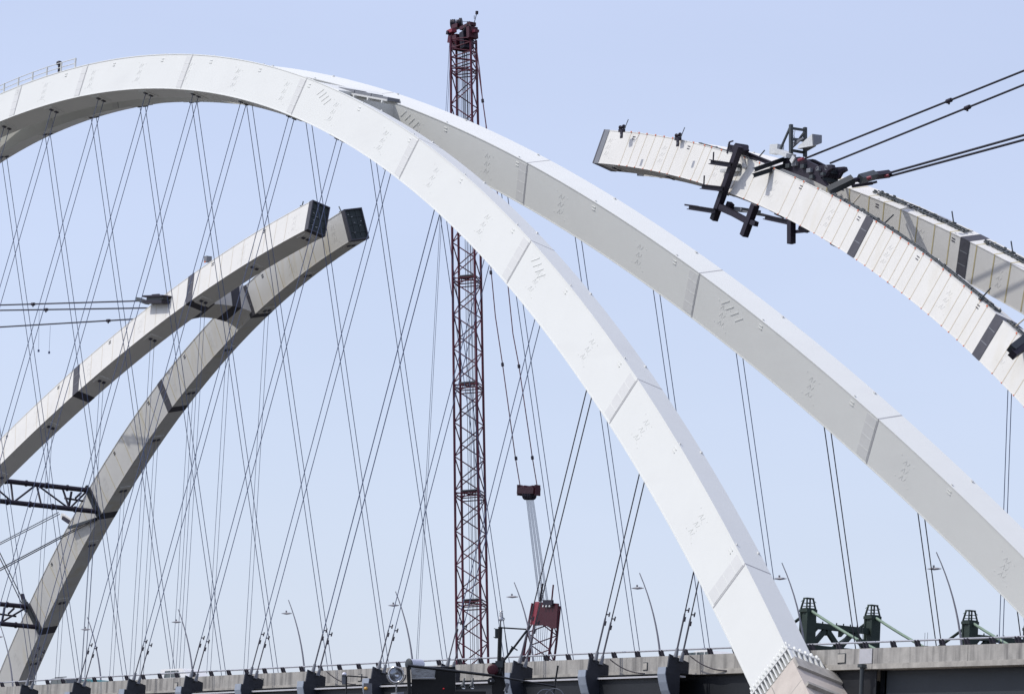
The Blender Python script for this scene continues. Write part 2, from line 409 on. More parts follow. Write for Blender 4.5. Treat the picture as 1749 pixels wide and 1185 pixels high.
# ---- unfinished arch (farther bridge)
TL, TR = -52.3, -2.4
S2 = [s+(0 if s < 0 else .1) for s in SEAMS if s > 30 or (s < -60 and s > -105)]
PLUMB_N = [KX(k) for k in range(-12, -5)]; PLUMB_F = [KX(k) for k in range(-15, -5)]
l2n, ol2n, _ = make_rib('arch_rib', 'cream front rib of the unfinished left half arch, its open end pointing up right', 1, 0, -150, TL-.02, 'cream', [KX(k) for k in range(-14, -5)], S2, 2)
l2f, ol2f, _ = make_rib('arch_rib', 'yellow-stained back rib of the unfinished left half arch, the farther of two open box ends', 1, 1, -150, TL-.02, 'stain', [KX(k) for k in range(-15, -5)], [-73.2, -93.2, -112.2, -130.2], 2)
r2n, or2n, _ = make_rib('arch_rib', 'white front rib of the unfinished right half arch, striped by tape joints, pointing left', 1, 0, TR+.02, 100, 'cream', [KX(k) for k in range(0, 10)], S2, 2)
r2f, or2f, _ = make_rib('arch_rib', 'back rib of the unfinished right half arch with yellowed tape joints, above the striped rib', 1, 1, TR+.02, 100, 'cream', [KX(k) for k in range(0, 10)], S2, 2)

def tip(t, root, far, x, d):     # unpainted band and open end of a half rib; d = direction in x toward the tip
    g = MB(); a, b = sorted((x, x-d*(.4 if d > 0 else .7))); sweep(g, a, b, far, 1, -H-.05, H+.05, (0, -.03), (1, .03), step=.4); g.build('end_band', 'bare' if d > 0 else 'mgrey', t, root)
    P, T, N, U, D = frame(x, far, 1); Td = T*d
    o = g = MB()
    # open end: rim plates stand 0.5 m proud of a cap coloured dark for the shade inside
    for (l0, l1, r0, r1) in ((-H-.05, H+.05, -.03, .09), (-H-.05, H+.05, D-.09, D+.03), (-H-.05, -H+.06, .09, D-.09), (H-.06, H+.05, .09, D-.09)):
        c = P+N*((l0+l1)/2)+U*((r0+r1)/2)+Td*.115
        g.obox(c, Td*.105, N*((l1-l0)/2), U*((r1-r0)/2))
    g.build('end_rim', 'bare', t, root)
    g = MB(); g.obox(P+U*D/2+Td*.02, Td*.015, N*(H-.05), U*(D/2-.09)); dp = g.build('end_diaphragm', 'inner', t, root)  # dark cap in place of a deep hollow, its shade painted on
    g = MB()
    for i in (1, 2, 3):
        g.obox(P+U*(D*i/4)+Td*.06, Td*.04, N*(H-.06), U*.015)
    for l in (-.35, .3): g.obox(P+U*D/2+N*l+Td*.055, Td*.035, N*.015, U*(D/2-.1))
    g.build('stiffener', 'dgrey', t, root)
    g = MB()
    for i in range(6):
        g.obox(P+U*(D*(.15+.7*random.random()))+N*random.uniform(-.7, .7)+Td*.10, Td*.03, N*.08, U*.014)
    g.build('clamp_bolt', 'basket', t, root)
tip(l2n, ol2n, 0, TL, 1); tip(l2f, ol2f, 1, TL, 1); tip(r2n, or2n, 0, TR, -1); tip(r2f, or2f, 1, TR, -1)

def tapes(t, root, far, stations, mname, w=.05, marks=False, top=True):
    for x in stations:
        g = MB()
        sweep(g, x-w, x+w, far, 1, -H-.014, H+.014, (0, .062), (1, -.072), step=1)
        sweep(g, x-w, x+w, far, 1, -H-.040, H+.040, (1, -.05), (1, .006), step=1)
        if marks:
            for l in (-H-.05, ):
                sweep(g, x-.075, x+.075, far, 1, l-.02, l+.03, (1, -.08), (1, .05), step=1, mi=1)
                sweep(g, x-.05, x+.05, far, 1, l-.02, l+.03, (0, -.02), (0, .07), step=1, mi=1)
        g.build('joint_tape', [mname, 'orange'] if marks else mname, t, root)
TAPE_RN = [1.9, 3.2, 4.5, 5.9, 7.3, 8.7, 10.0, 12.1, 13.9, 15.0, 16.6, 18.6, 20.3, 22.7, 25.0, 28.3, 29.7, 31.9, 34.1, 35.4, 36.8, 38.1, 40.9, 42.2, 43.4, 44.6, 45.8, 46.8, 48.0, 49.2, 51.0, 52.1, 54.1, 55.2, 56.5, 57.5, 61.8, 63.2, 65, 66.6, 68.2, 70]
tapes(r2n, or2n, 0, TAPE_RN, 'tape', .035, True)
tapes(r2f, or2f, 1, [18.5, 21, 23.4, 26.2, 28.6, 30.4, 32.4, 34.4, 36.4, 38.2, 41.2, 43.2, 45.0, 46.8, 49.0, 51, 53, 55, 57], 'tape2', .06)
tapes(l2n, ol2n, 0, [-54.5-1.9*i for i in range(1, 40) if min(abs(-54.5-1.9*i-s) for s in (-73.2, -93.2)) > .8], 'tape', .022)
tapes(l2f, ol2f, 1, [-54.8-2.3*i for i in range(1, 34) if min(abs(-54.8-2.3*i-s) for s in (-73.2, -93.2, -112.2, -130.2)) > .8], 'tape2', .03)

# ------------------------------------------------------------------ deck of the finished bridge
def zp(x): return .3987-.0008747*x-4.3205e-5*x*x        # parapet top
YP = -12.9
XA, XJ, XB = -165.0, 108.3, 150.0
def strip(mb, x0, x1, y0, y1, za, zb, step=6, mi=0):     # za/zb offsets from zp
    n = max(1, int((x1-x0)/step)); rings = []
    for i in range(n+1):
        x = x0+(x1-x0)*i/n; z = zp(x); rings.append([V((x, y0, z+za)), V((x, y1, z+za)), V((x, y1, z+zb)), V((x, y0, z+zb))])
    vs = [v for r in rings for v in r]; m = len(rings); fs = [(4*i+k, 4*i+(k+1) % 4, 4*i+4+(k+1) % 4, 4*i+4+k) for i in range(m-1) for k in range(4)]
    fs += [(3, 2, 1, 0), (4*m-4, 4*m-3, 4*m-2, 4*m-1)]
    return mb.add(vs, fs, mi)
def deck(name, label, x0, x1, gird, gin, gdep):
    root = V(((x0+x1)/2, 0, zp((x0+x1)/2)-1)); t = thing(name, label, 'bridge deck', root)
    g = MB(); strip(g, x0, x1, YP+.05, -YP-.05, -1.24, -.98); g.build('slab', 'slab', t, root)
    g = MB(); strip(g, x0, x1, YP+.45, -YP-.45, -.976, -.93); g.build('road_surface', 'asphalt', t, root)
    for sg in (1, -1):
        x = x0; i = 0
        while x < x1-.1:            # cast parapet panels with open joints
            xe = min(x+9.0, x1); g = MB(); a, b = sorted((sg*YP, sg*(YP+.42)))
            strip(g, x+.02, xe-.02, a, b, -.97, 0, step=3); g.build('parapet_panel', 'concrete', t, root); x = xe
        a, b = sorted((sg*(YP-.03), sg*(YP+.045))); g = MB(); strip(g, x0, x1, a, b, -1.24, -.93); g.build('slab_edge', 'slab', t, root)
        yr = sg*(YP+.2)
        g = MB(); n = int((x1-x0)/3); g.tube([V((x0+(x1-x0)*i/n, yr, zp(x0+(x1-x0)*i/n)+.38)) for i in range(n+1)], .062, 6); g.build('handrail', 'railm', t, root)
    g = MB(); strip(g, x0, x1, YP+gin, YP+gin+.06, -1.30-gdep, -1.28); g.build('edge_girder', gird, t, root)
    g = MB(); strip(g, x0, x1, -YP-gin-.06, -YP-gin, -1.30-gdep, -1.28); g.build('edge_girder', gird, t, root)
    return t, root
dk, dro = deck('bridge_deck', 'long grey concrete bridge deck with pipe rail and dark girder under the finished arch', XA, XJ, 'girder', .35, 2.6)
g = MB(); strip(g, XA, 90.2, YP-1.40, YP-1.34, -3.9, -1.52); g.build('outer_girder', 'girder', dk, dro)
g = MB(); strip(g, XA, 90.2, YP-1.40, YP+.3, -1.30, -1.25); g.build('closure_plate', 'girder', dk, dro)
g = MB(); strip(g, XA, 90.3, YP-1.62, YP-.9, -1.515, -1.40); g.build('girder_flange', 'ledge', dk, dro)  # painted paler than the girder to show its edge in the sun
dk2, dro2 = deck('approach_deck', 'grey concrete approach deck over a smooth slate girder, right of the arch foot', XJ+.06, XB, 'girder2', .9, 3.6)
g = MB(); g.box(XJ-.2, XJ-.02, -12.1, 12.1, zp(XJ)-4.9, zp(XJ)-1.25); g.build('end_diaphragm', 'girder', dk, dro)
g = MB(); g.box(XJ+.1, XJ+.3, -12.0, 12.0, zp(XJ)-4.9, zp(XJ)-1.25); g.build('end_diaphragm', 'girder', dk2, dro2)
# far-side rail posts and near-side rail posts, each a pair of curved plates
def post(x, yb, t, root, dirn):
    g = MB(); z = zp(x)
    for dx in (-.14, .14):
        pts = []
        for i in range(6):
            s = i/5; pts.append(V((x+dx+.02, yb+dirn*(-.16*math.sin(s*math.pi*.5)), z-.02+.42*s)))
        for a, b in zip(pts[:-1], pts[1:]): g.bar(a, b, .07, .17, up=V((0, 1, 0)), ext=.01)
    g.box(x-.25, x+.25, yb-.09, yb+.09, z-.001, z+.03)
    g.build('rail_post', 'post', t, root)
x = -24.0
while x < 108: post(x, YP+.32, dk, dro, 1); x += 2.68
x = 110.0
while x < 126: post(x, YP+.32, dk2, dro2, 1); x += 2.32
# small recessed boxes, joint cover plate, drains
def wallbox(x, dz, t, root, w=.42, h=.42, m='dgrey'):
    z = zp(x)+dz; g = MB()
    g.box(x-w/2-.05, x+w/2+.05, YP-.03, YP-.004, z-h/2-.05, z+h/2+.05, 0); g.box(x-w/2, x+w/2, YP-.07, YP-.031, z-h/2, z+h/2, 1)
    g.build('junction_box', [m, 'slab'], t, root)
for x in (35.0, 49.0, 84.5, 69.0, 22.0): wallbox(x, -.62, dk, dro)
wallbox(at(1438, 1126, YP).x, -.55, dk, dro, .7, .5)
g = MB(); z = zp(XJ); g.box(XJ-1.25, XJ-.02, YP-.03, YP-.004, z-.9, z-.02); g.build('joint_cover', 'ledge', dk, dro)
g = MB(); g.tube([V((XJ-.7, YP-.2, z-1.0)), V((XJ-.7, YP-.2, z-2.9))], .13, 8); g.box(XJ-.9, XJ-.5, YP-.4, YP-.005, z-1.15, z-.95); g.build('drain_pipe', 'dgrey', dk, dro)
g = MB(); g.tube([V((XJ+.5, YP+.4, z-3.0)), V((XJ+2.6, YP+.4, z-3.15))], .09, 6); g.build('drain_pipe', 'mgrey', dk2, dro2)
for k in range(-2, 10):
    x = 99-9*k-4.2
    if x < -20: continue
for i in range(10):           # transverse floor beams between the girders
    pass
for k in range(-6, 12):
    x = KX(k); z = zp(x); g = MB(); g.box(x-.3, x+.3, -12.4, 12.4, z-3.4, z-1.26); g.build('floor_beam', 'girder', dk, dro)
def pinz(k): return .15-.0016*k-.0055*k*k if k > 0 else .15
# anchor brackets: a thick transverse plate rising outside the parapet and its curved fascia below
def bracket(k):
    x = KX(k); z = zp(x)
    yo, yi = -15.40, YP-.04
    g = MB()
    prof = [(yo+.56, z-.10), (-13.35, z-.52), (-13.35, z-1.30), (yo+.40, z-1.30)]
    g.prism([V((x-.16, a, b)) for a, b in prof], V((.12, 0, 0)))
    br_ = g.build('anchor_bracket', 'bracket', dk, dro)
    g = MB(); pr = [(yo+.02, z-.98), (yo+.42, z-.98), (-14.3, z-1.25), (-14.3, z-3.0), (yo+.62, z-3.0), (yo+.30, z-2.4), (yo+.12, z-1.9), (yo+.0, z-1.4)]
    g.prism([V((x-.40, a, b)) for a, b in pr], V((.80, 0, 0))); g.build('outrigger', 'bracket', dk, dro)
    g = MB(); fp = [(yo+.02, z-.97), (yo-.02, z-1.4), (yo+.10, z-1.9), (yo+.28, z-2.4), (yo+.60, z-3.0)]
    for (a, b), (c, d) in zip(fp[:-1], fp[1:]):
        g.bar(V((x, a-.02, b)), V((x, c-.02, d)), .86, .05, up=V((0, 1, 0)), ext=.004)
    g.build('outrigger_fascia', 'fascia', dk, dro)  # lit end of the dark outrigger, sunlight put into the colour
for k in range(-4, 11): bracket(k)
# flexible conduits from three brackets
for k, dx in ((5, 0), (9, 0), (10, 0)):
    x = KX(k); z = zp(x); g = MB(); P0 = V((x+.3, -13.6, z-.1)); pts = []
    for i in range(9):
        s = i/8; pts.append(V((x+.3+3.2*s, -13.5+.55*s, z-.15-.95*(1-(1-s)**2))))
    g.tube(pts, .04, 5); g.build('conduit', 'black', dk, dro)

# ------------------------------------------------------------------ hangers
def hanger(a_top, a_bot, offs_t, offs_b, r, label, sleeve=True, damper=True, mrope='rope', free=False):
    t = thing('hanger_cable', label, 'hanger', a_bot, 'paired hanger ropes'); org = V(a_bot)
    for s_ in (-1, 1):
        a = a_top+offs_t*s_; b = a_bot+offs_b*s_
        g = MB(); g.tube([b, a], r, 5); ro = g.build('rope', mrope, t, org)
        d = (a-b).normalized()
        if sleeve:
            g = MB(); g.tube([b-d*.25, b+d*.35], .15, 8, r1=.10); g.build('socket', 'mgrey', ro, org)
            g = MB(); g.tube([b+d*.35, b+d*2.6], r*1.45, 6); g.build('sleeve', 'sleeve', ro, org)
        if damper:
            for dd, sd in ((2.85, 1), (2.25, -1)):
                c = b+d*dd; o_ = V((.22, .10, 0)) if sd > 0 else V((.10, .05, 0))
                g = MB(); g.bar(c-V((.05, 0, 0)), c+o_, .05, .08); g.tube([c+o_-d*.15, c+o_+d*.15], .045, 6); g.build('vibration_damper', 'black', ro, org)
    return t
ORD = ['first', 'second', 'third', 'fourth', 'fifth', 'sixth', 'seventh', 'eighth', 'ninth', 'tenth', 'eleventh', 'twelfth', 'thirteenth', 'fourteenth', 'fifteenth', 'sixteenth', 'seventeenth', 'eighteenth']
OT = V((0, math.cos(ALPHA), -math.sin(ALPHA)))*.26
NK = list(range(-4, 11))
for i, k in enumerate(NK):
    P, T, N, U, D = frame(KX(k), 0, 0); b = V((KX(k)+.12, -14.25, zp(KX(k))-.10-.008*max(0, k)))
    r = .042 if k >= 8 else (.038 if k == 5 else .031)
    hanger(P-U*.05, b, OT, V((0, .22, -.12)), r, 'right-leaning rope pair under the finished front rib, %s from its right end' % ORD[len(NK)-1-i], mrope='drope' if k >= 8 else 'rope')
FK = list(range(-6, 11))
OTf = V((0, math.cos(ALPHA), math.sin(ALPHA)))*.26
for i, k in enumerate(FK):
    P, T, N, U, D = frame(KX(k), 1, 0); b = V((KX(k), 14.16, zp(KX(k))-.3))
    r = .040 if k >= 8 else .030
    hanger(P-U*.05, b, OTf, V((0, .22, .0)), r, 'left-leaning rope pair under the finished back rib, %s from its right end' % ORD[len(FK)-1-i], sleeve=True, damper=False, mrope='drope' if k >= 8 else 'rope')
# plumb ropes of the unfinished arch, hanging free to deck level
PN = [-12, -11, -10, -9, -8]
for i, k in enumerate(PN):
    P, T, N, U, D = frame(KX(k), 0, 1)
    hanger(P-U*.05, V((P.x, P.y, -2.5)), OT*.85, OT*.85, .025, 'plumb rope pair hanging from the unfinished left front rib, %s below its tip' % ORD[len(PN)-1-i], sleeve=False, damper=False)
PF = list(range(-15, -7))
for i, k in enumerate(PF):
    P, T, N, U, D = frame(KX(k), 1, 1)
    hanger(P-U*.05, V((P.x, P.y, -2.5)), OTf*.85, OTf*.85, .025, 'plumb rope pair hanging from the unfinished left back rib, %s below its tip' % ORD[len(PF)-1-i], sleeve=False, damper=False)
P, T, N, U, D = frame(KX(7), 0, 1)
hanger(P-U*.05, V((P.x, P.y, -2.5)), OT*.7, OT*.7, .033, 'plumb rope pair under the striped right rib at the right edge', sleeve=False, damper=False)

# ------------------------------------------------------------------ arch foot: anchor fins and thrust block
P, T, N, U, D = frame(X1b, 0, 0)
t = thing('thrust_block', 'beige concrete block carrying the foot of the finished arch', 'concrete block', P); org = V(P)
Td = T      # T points down to the right here
g = MB()
c0 = P+Td*1.15
def bl(l, r, s): return c0+N*l+U*r+Td*s
g.add([bl(-1.30, -.3, 0), bl(3.2, -.3, 0), bl(3.2, D+.22, 0), bl(-1.30, D+.22, 0), bl(-1.5, -.8, 14), bl(3.2, -.8, 14), bl(3.2, D+.5, 14), bl(-1.5, D+.5, 14)],
      [(0, 3, 2, 1), (4, 5, 6, 7), (0, 1, 5, 4), (1, 2, 6, 5), (2, 3, 7, 6), (3, 0, 4, 7)])
g.build('block_body', 'block', t, org)
g = MB(); g.obox(c0+N*.95+U*(D+.30)+Td*.35, N*2.2, U*.12, Td*.45); g.obox(c0+N*.95+U*(D+.40)+Td*2.6, N*2.24, U*.14, Td*.12); g.build('block_coping', 'slab', t, org)
g = MB(); g.obox(c0-N*1.31+U*(D*.45)+Td*1.6, N*.01, U*.03, Td*1.5); g.obox(c0-N*1.32+U*(D*.75)+Td*2.0, N*.012, Td*.025, U*1.1); g.build('form_joint', 'slab', t, org)
g = MB(); pc = P+Td*13; g.box(pc.x-5, pc.x+7, -18.5, -8.5, -24.5, pc.z+3); g.build('pier', 'block', t, org)
fins = thing('anchor_fins', 'row of white anchor fins between the arch foot and its beige block', 'anchor fins', P)
n = 13
for i in range(n):
    r = .05+(D+.15)*i/(n-1)
    g = MB(); c = P-N*(H+.14)+U*r
    g.obox(c+Td*.40, Td*.62, N*.14, U*.055); g.lathe(c+Td*-.62-N*.02, Td, [(0, 0), (0, .05), (.35, .05), (.35, 0)], 8); g.build('fin', 'white', fins, org)
for i in range(7):
    l = -H+.1+(2*H+.6)*i/6
    g = MB(); c = P+N*l+U*(D+.14)
    g.obox(c+Td*.42, Td*.6, U*.14, N*.06); g.lathe(c-Td*.55, Td, [(0, 0), (.04, .10), (.4, .10), (.4, 0)], 8); g.build('fin', 'white', fins, org)
g = MB(); g.obox(P+U*D/2+Td*.05, Td*.05, N*(H+.3), U*(D/2+.28)); g.build('base_plate', 'panel', fins, org)
g = MB(); g.obox(P+U*D/2+Td*.6, Td*.5, N*(H-.2), U*(D/2-.3)); g.build('bearing_core', 'mgrey', fins, org)

# ------------------------------------------------------------------ curved street lamps along the far parapet
def lamp(x, label):
    y = 13.6; b = V((x, y, zp(x)-.95)); t = thing('street_lamp', label, 'street lamp', b, 'curved street lamps along the far parapet')
    X0 = V((-.5, -.866, 0)); pts = []
    top = 10.1
    for i in range(14):
        s = i/13; pts.append(b+V((0, 0, top*s+0.1))+V((-1, -.35, 0)).normalized()*(2.55*s**2.3))
    g = MB(); g.tube(pts, .11, 8, r1=.035); g.build('pole', 'lamp', t, b)
    p = pts[-1]+V((0, 0, -.8)); d = V((-1, -.35, 0)).normalized(); q0 = pts[12]-V((0, 0, .35))
    g = MB(); g.tube([q0, q0+d*.35], .04, 5); c = q0+d*.6
    g.build('arm', 'lamp', t, b)
    g = MB(); g.lathe(c-d*.55, d, [(0, 0), (.1, .06), (.5, .10), (.85, .05), (1.15, 0)], 8); hd = g.build('luminaire', 'lamp', t, b)
    g = MB(); g.box(c.x-.05, c.x+.05, c.y-.05, c.y+.05, c.z+.1, c.z+.24); g.build('sensor', 'lamp', hd, b)
LX = [(-58.4, 'at the left edge of the photo'), (-40.7, 'standing left behind the dark car'), (-23.5, 'with its head just above the white cars'), (-4.2, 'fourth from the left edge'),
      (13.1, 'directly left of the twin searchlights'), (30.8, 'between the two lattice towers of the red crane'), (48.0, 'right of the red crane mast'), (65.9, 'half hidden behind the foot of the white arch'), (83.6, 'right of the green bridge towers')]
for x, l in LX: lamp(x, 'slender curved grey street lamp '+l)

# ------------------------------------------------------------------ vehicles on the deck
def car(x, y, kind, paint, label, L=4.8, Wd=1.9, Ht=1.75):
    z = zp(x)-.93; b = V((x, y, z)); t = thing('parked_car' if False else kind.replace(' ', '_'), label, kind, b)
    if kind == 'suv': pr = [(-2.4, .35), (2.35, .35), (2.4, .75), (2.25, 1.0), (1.15, 1.12), (.45, Ht-.04), (-.2, Ht), (-1.9, Ht-.02), (-2.3, 1.15), (-2.42, .8)]
    elif kind == 'van': pr = [(-2.5, .35), (2.4, .35), (2.45, .8), (2.2, 1.15), (1.3, Ht-.1), (.9, Ht), (-2.35, Ht), (-2.5, Ht-.15)]
    else: pr = [(-2.25, .3), (2.25, .3), (2.3, .62), (2.1, .85), (1.2, .95), (.45, Ht-.03), (-.1, Ht), (-1.0, Ht-.06), (-1.75, 1.02), (-2.25, .95), (-2.3, .6)]
    s = L/4.9
    g = MB(); g.prism([b+V((a*s, -Wd/2, h)) for a, h in pr], V((0, Wd, 0))); body = g.build('body', paint, t, b)
    for sy in (-1, 1):
        g = MB(); hb, ht_ = (Ht*.66, Ht-.14)
        for (a0, a1, b0, b1) in ((.25, .9, .15, .45), (-.75, .15, -.75, .05), (-1.85, -.85, -1.7, -.85)):
            g.prism([b+V((a0*s, sy*(Wd/2+.004), hb)), b+V((a1*s, sy*(Wd/2+.004), hb)), b+V((b1*s, sy*(Wd/2+.004), ht_)), b+V((b0*s, sy*(Wd/2+.004), ht_))], V((0, sy*.012, 0)))
        g.build('side_window', 'glass', body, b)
    for wx in (-1.5, 1.5):
        for sy in (-1, 1):
            g = MB(); g.lathe(b+V((wx*s, sy*(Wd/2-.12)-.11, .34)), (0, 1, 0), [(0, 0), (0, .3), (.04, .34), (.18, .34), (.22, .3), (.22, 0)], 16); g.build('wheel', 'tyre', t, b)
    if kind == 'suv':
        for sy in (-.75, .75): g = MB(); g.tube([b+V((.3, sy, Ht+.08)), b+V((-1.7, sy, Ht+.08))], .035, 5); g.build('roof_rail', 'black', t, b)
car(-2.3, -9.2, 'suv', 'card', 'dark SUV with roof rails driving behind the parapet at far left')
car(3.6, -10.0, 'sedan', 'cart', 'small dark teal car right behind the dark SUV', L=4.3, Wd=1.75, Ht=1.45)
car(11.6, -8.0, 'sedan', 'carw', 'white car, leftmost of the white vehicles on the deck', Ht=1.5)
car(17.0, -9.4, 'van', 'carw', 'white van with a teal window beside the white car', Ht=1.95)
car(87.2, -9.4, 'sedan', 'carw', 'white car roof showing beside the arch foot', Ht=1.52)

# ------------------------------------------------------------------ frames, tower and stays on the unfinished right rib
def poly3(name, label, cat): pass
yF = 37.6
fr = thing('steel_frame', 'black steel beam frame clamped around the front rib of the unfinished right half arch', 'steel frame', at(1240, 310, yF)); fo = V(fr.location)
def B(px0, py0, px1, py1, y, w, name, m='black', y2=None, ib=True, d=None):
    a = at(px0, py0, y); b = at(px1, py1, y if y2 is None else y2); g = MB()
    up = V((0, 1, 0)).cross((b-a).normalized())
    if ib: g.ibeam(a, b, d or w, w, up=up, t=.07)
    else: g.bar(a, b, d or w, w, up=up)
    return g.build(name, m, fr, fo)
B(1263, 250, 1219, 376, yF, .53, 'main_column', ib=False)
B(1263, 250, 1219, 376, 43.2, .5, 'rear_column')
B(1214, 277, 1248, 282, yF-.45, .40, 'outrigger_beam'); B(1199, 319, 1234, 323, yF-.45, .42, 'outrigger_beam')
B(1177, 354, 1222, 361, yF-.45, .42, 'outrigger_beam'); B(1170, 350, 1192, 353, yF-.2, .14, 'walkway_edge', ib=False)
B(1231, 353, 1279, 379, yF, .45, 'haunch_beam', ib=False); B(1231, 356, 1292, 383, yF, .40, 'haunch_beam', ib=False)
B(1290, 350, 1270.5, 403, yF, .56, 'hanging_column', ib=False); B(1307, 371, 1353, 381, yF, .42, 'lower_beam'); B(1351.6, 377, 1351.6, 416, yF, .52, 'drop_column', ib=False)
B(1357, 396, 1381, 394, yF+.3, .24, 'tie_beam', ib=False); B(1366, 389, 1378, 395, 40.5, .3, 'tie_beam', ib=False)
B(1246, 252, 1264, 258, 38.6, .5, 'top_beam'); B(1266, 259, 1316, 279, 38.8, .34, 'top_beam')
B(1263, 250, 1267, 260, 38.0, .6, 'top_block', ib=False, d=1.2)
B(1242, 262, 1246, 243, 39.0, .12, 'stanchion', ib=False); B(1246, 243, 1252, 241, 39.0, .1, 'stanchion', ib=False)
B(1218, 277, 1219, 260, yF-.5, .09, 'stanchion', ib=False); B(1202, 318, 1203, 300, yF-.5, .09, 'stanchion', ib=False)
B(1248, 357, 1283, 360, 39.5, .30, 'grating', 'mgrey', ib=False, d=2.0); B(1285, 363, 1308, 369, 39.5, .14, 'grating', 'mgrey', ib=False, d=2.0)
B(1244, 349, 1249, 354, yF+.6, .5, 'clamp', ib=False)
B(1232, 292, 1262, 290, 38.35, .28, 'work_bench', 'basket', ib=False)
B(1263, 262, 1272, 287, 38.4, .26, 'strap', 'cream', ib=False)
g = MB(); c = at(1271, 252, 39.4); g.lathe(c-V((0, .3, 0)), (0, 1, 0), [(0, 0), (0, .26), (.6, .26), (.6, 0)], 14); g.build('winch_drum', 'black', fr, fo)
g = MB(); c = at(1262, 284, 38.5); g.lathe(c-V((0, .2, 0)), (0, 1, 0), [(0, 0), (0, .22), (.4, .22), (.4, 0)], 10); g.build('jack', 'dgrey', fr, fo)

# projecting beams with the dark saddle deck beside the tower
P, T, N, U, D = frame(26.5, 0, 1)
sd = thing('saddle_platform', 'dark steel saddle platform on the striped rib with twin beams sticking out to the left', 'platform', P+U*D); so = V(sd.location)
for (p0, p1) in (((1289, 290), (1339, 272)), ((1287, 300), (1341, 283))):
    a = at(*p0, 36.9); b = at(*p1, 39.6); g = MB(); g.ibeam(a, b, .5, .36, t=.06); g.build('twin_beam', 'beam', sd, so)
q = [at(1338, 270, 39.6), at(1366, 268, 39.6), at(1395, 283, 39.6), at(1420, 281, 39.6), at(1422, 287, 39.6), at(1414, 292, 39.6), at(1409, 301, 39.6), at(1401, 303, 39.6), at(1416, 322, 39.6), at(1392, 310, 39.6), at(1336, 288, 39.6)]
g = MB(); g.prism(q, V((0, .35, 0))); g.prism([p+V((0, 1.3, 0)) for p in q], V((0, .3, 0))); g.build('side_plate', 'black', sd, so)
g = MB()
for (u, v) in ((1345, 276), (1366, 275), (1392, 290), (1408, 292), (1404, 306)):
    g.bar(at(u, v, 39.7), at(u, v, 39.7)+V((0, 1.5, 0)), .35, .3)
g.build('cross_beam', 'beam', sd, so)
for (u, v, w_, m_) in ((1347, 283, .3, 'dgrey'), (1358, 279, .35, 'mgrey'), (1372, 284, .28, 'dgrey'), (1383, 291, .3, 'mgrey'), (1398, 289, .22, 'mgrey'), (1406, 297, .2, 'dgrey'), (1387, 302, .26, 'dgrey')):
    c = at(u, v, 39.45); g = MB(); g.box(c.x-w_, c.x+w_*.8, c.y-.12, c.y+.14, c.z-w_*.6, c.z+w_*.5); g.build('gusset_box', m_, sd, so)
for (u, v) in ((1396, 288), (1411, 287)):
    c = at(u, v, 39.3); g = MB(); pts = [c+V((.16*math.cos(a_), 0, .16*math.sin(a_))) for a_ in [2*math.pi*j/10 for j in range(9)]]; g.tube(pts, .035, 5); g.build('shackle', 'mgrey', sd, so)
g = MB(); g.tube([at(1364, 274, 39.3), at(1372, 271, 39.3)], .13, 8); g.build('red_clevis', 'pink', sd, so)
g = MB(); g.bar(at(1351, 277, 39.2), at(1356, 268, 39.2), .1, .42); g.build('white_card', 'basket', sd, so)

tw = thing('camera_tower', 'small grey steel tower with two light boxes standing on the saddle platform', 'steel tower', at(1352, 272, 40.4)); to = V(tw.location)
def TB(px0, py0, px1, py1, w, name, m='mgrey', y=40.4, y2=None, d=None):
    a = at(px0, py0, y); b = at(px1, py1, y if y2 is None else y2); g = MB(); g.bar(a, b, d or w, w, up=V((0, 1, 0)).cross((b-a).normalized())); return g.build(name, m, tw, to)
TB(1351, 213, 1351, 266, .26, 'column', 'dgrey', 39.8); TB(1375, 218, 1375, 268, .26, 'column', 'dgrey', 40.9)
TB(1351, 213, 1351, 262, .2, 'column', 'mgrey', 41.6); TB(1375, 222, 1374, 262, .2, 'column', 'mgrey', 42.2)
TB(1350, 219, 1377, 223, .22, 'cross_bar', 'dgrey', 39.8, 40.9); TB(1352, 238, 1373, 240, .2, 'cross_bar', 'dgrey', 39.8, 40.9); TB(1352, 257, 1374, 261, .24, 'cross_bar', 'dgrey', 39.8, 40.9)
TB(1349, 219, 1333, 255, .15, 'brace', 'dgrey', 39.8); TB(1374, 226, 1360, 245, .15, 'brace', 'dgrey', 40.6); TB(1352, 246, 1372, 236, .12, 'brace', 'mgrey', 40.2)
TB(1353, 252, 1366, 240, .15, 'brace', 'mgrey', 40.2); TB(1376, 257, 1392, 248, .2, 'brace', 'mgrey', 40.9)
TB(1332, 259, 1351, 267, .36, 'base_beam', 'basket', 39.6, d=1.0); TB(1320, 256, 1333, 255, .8, 'side_box', 'basket', 41.4, d=.7)
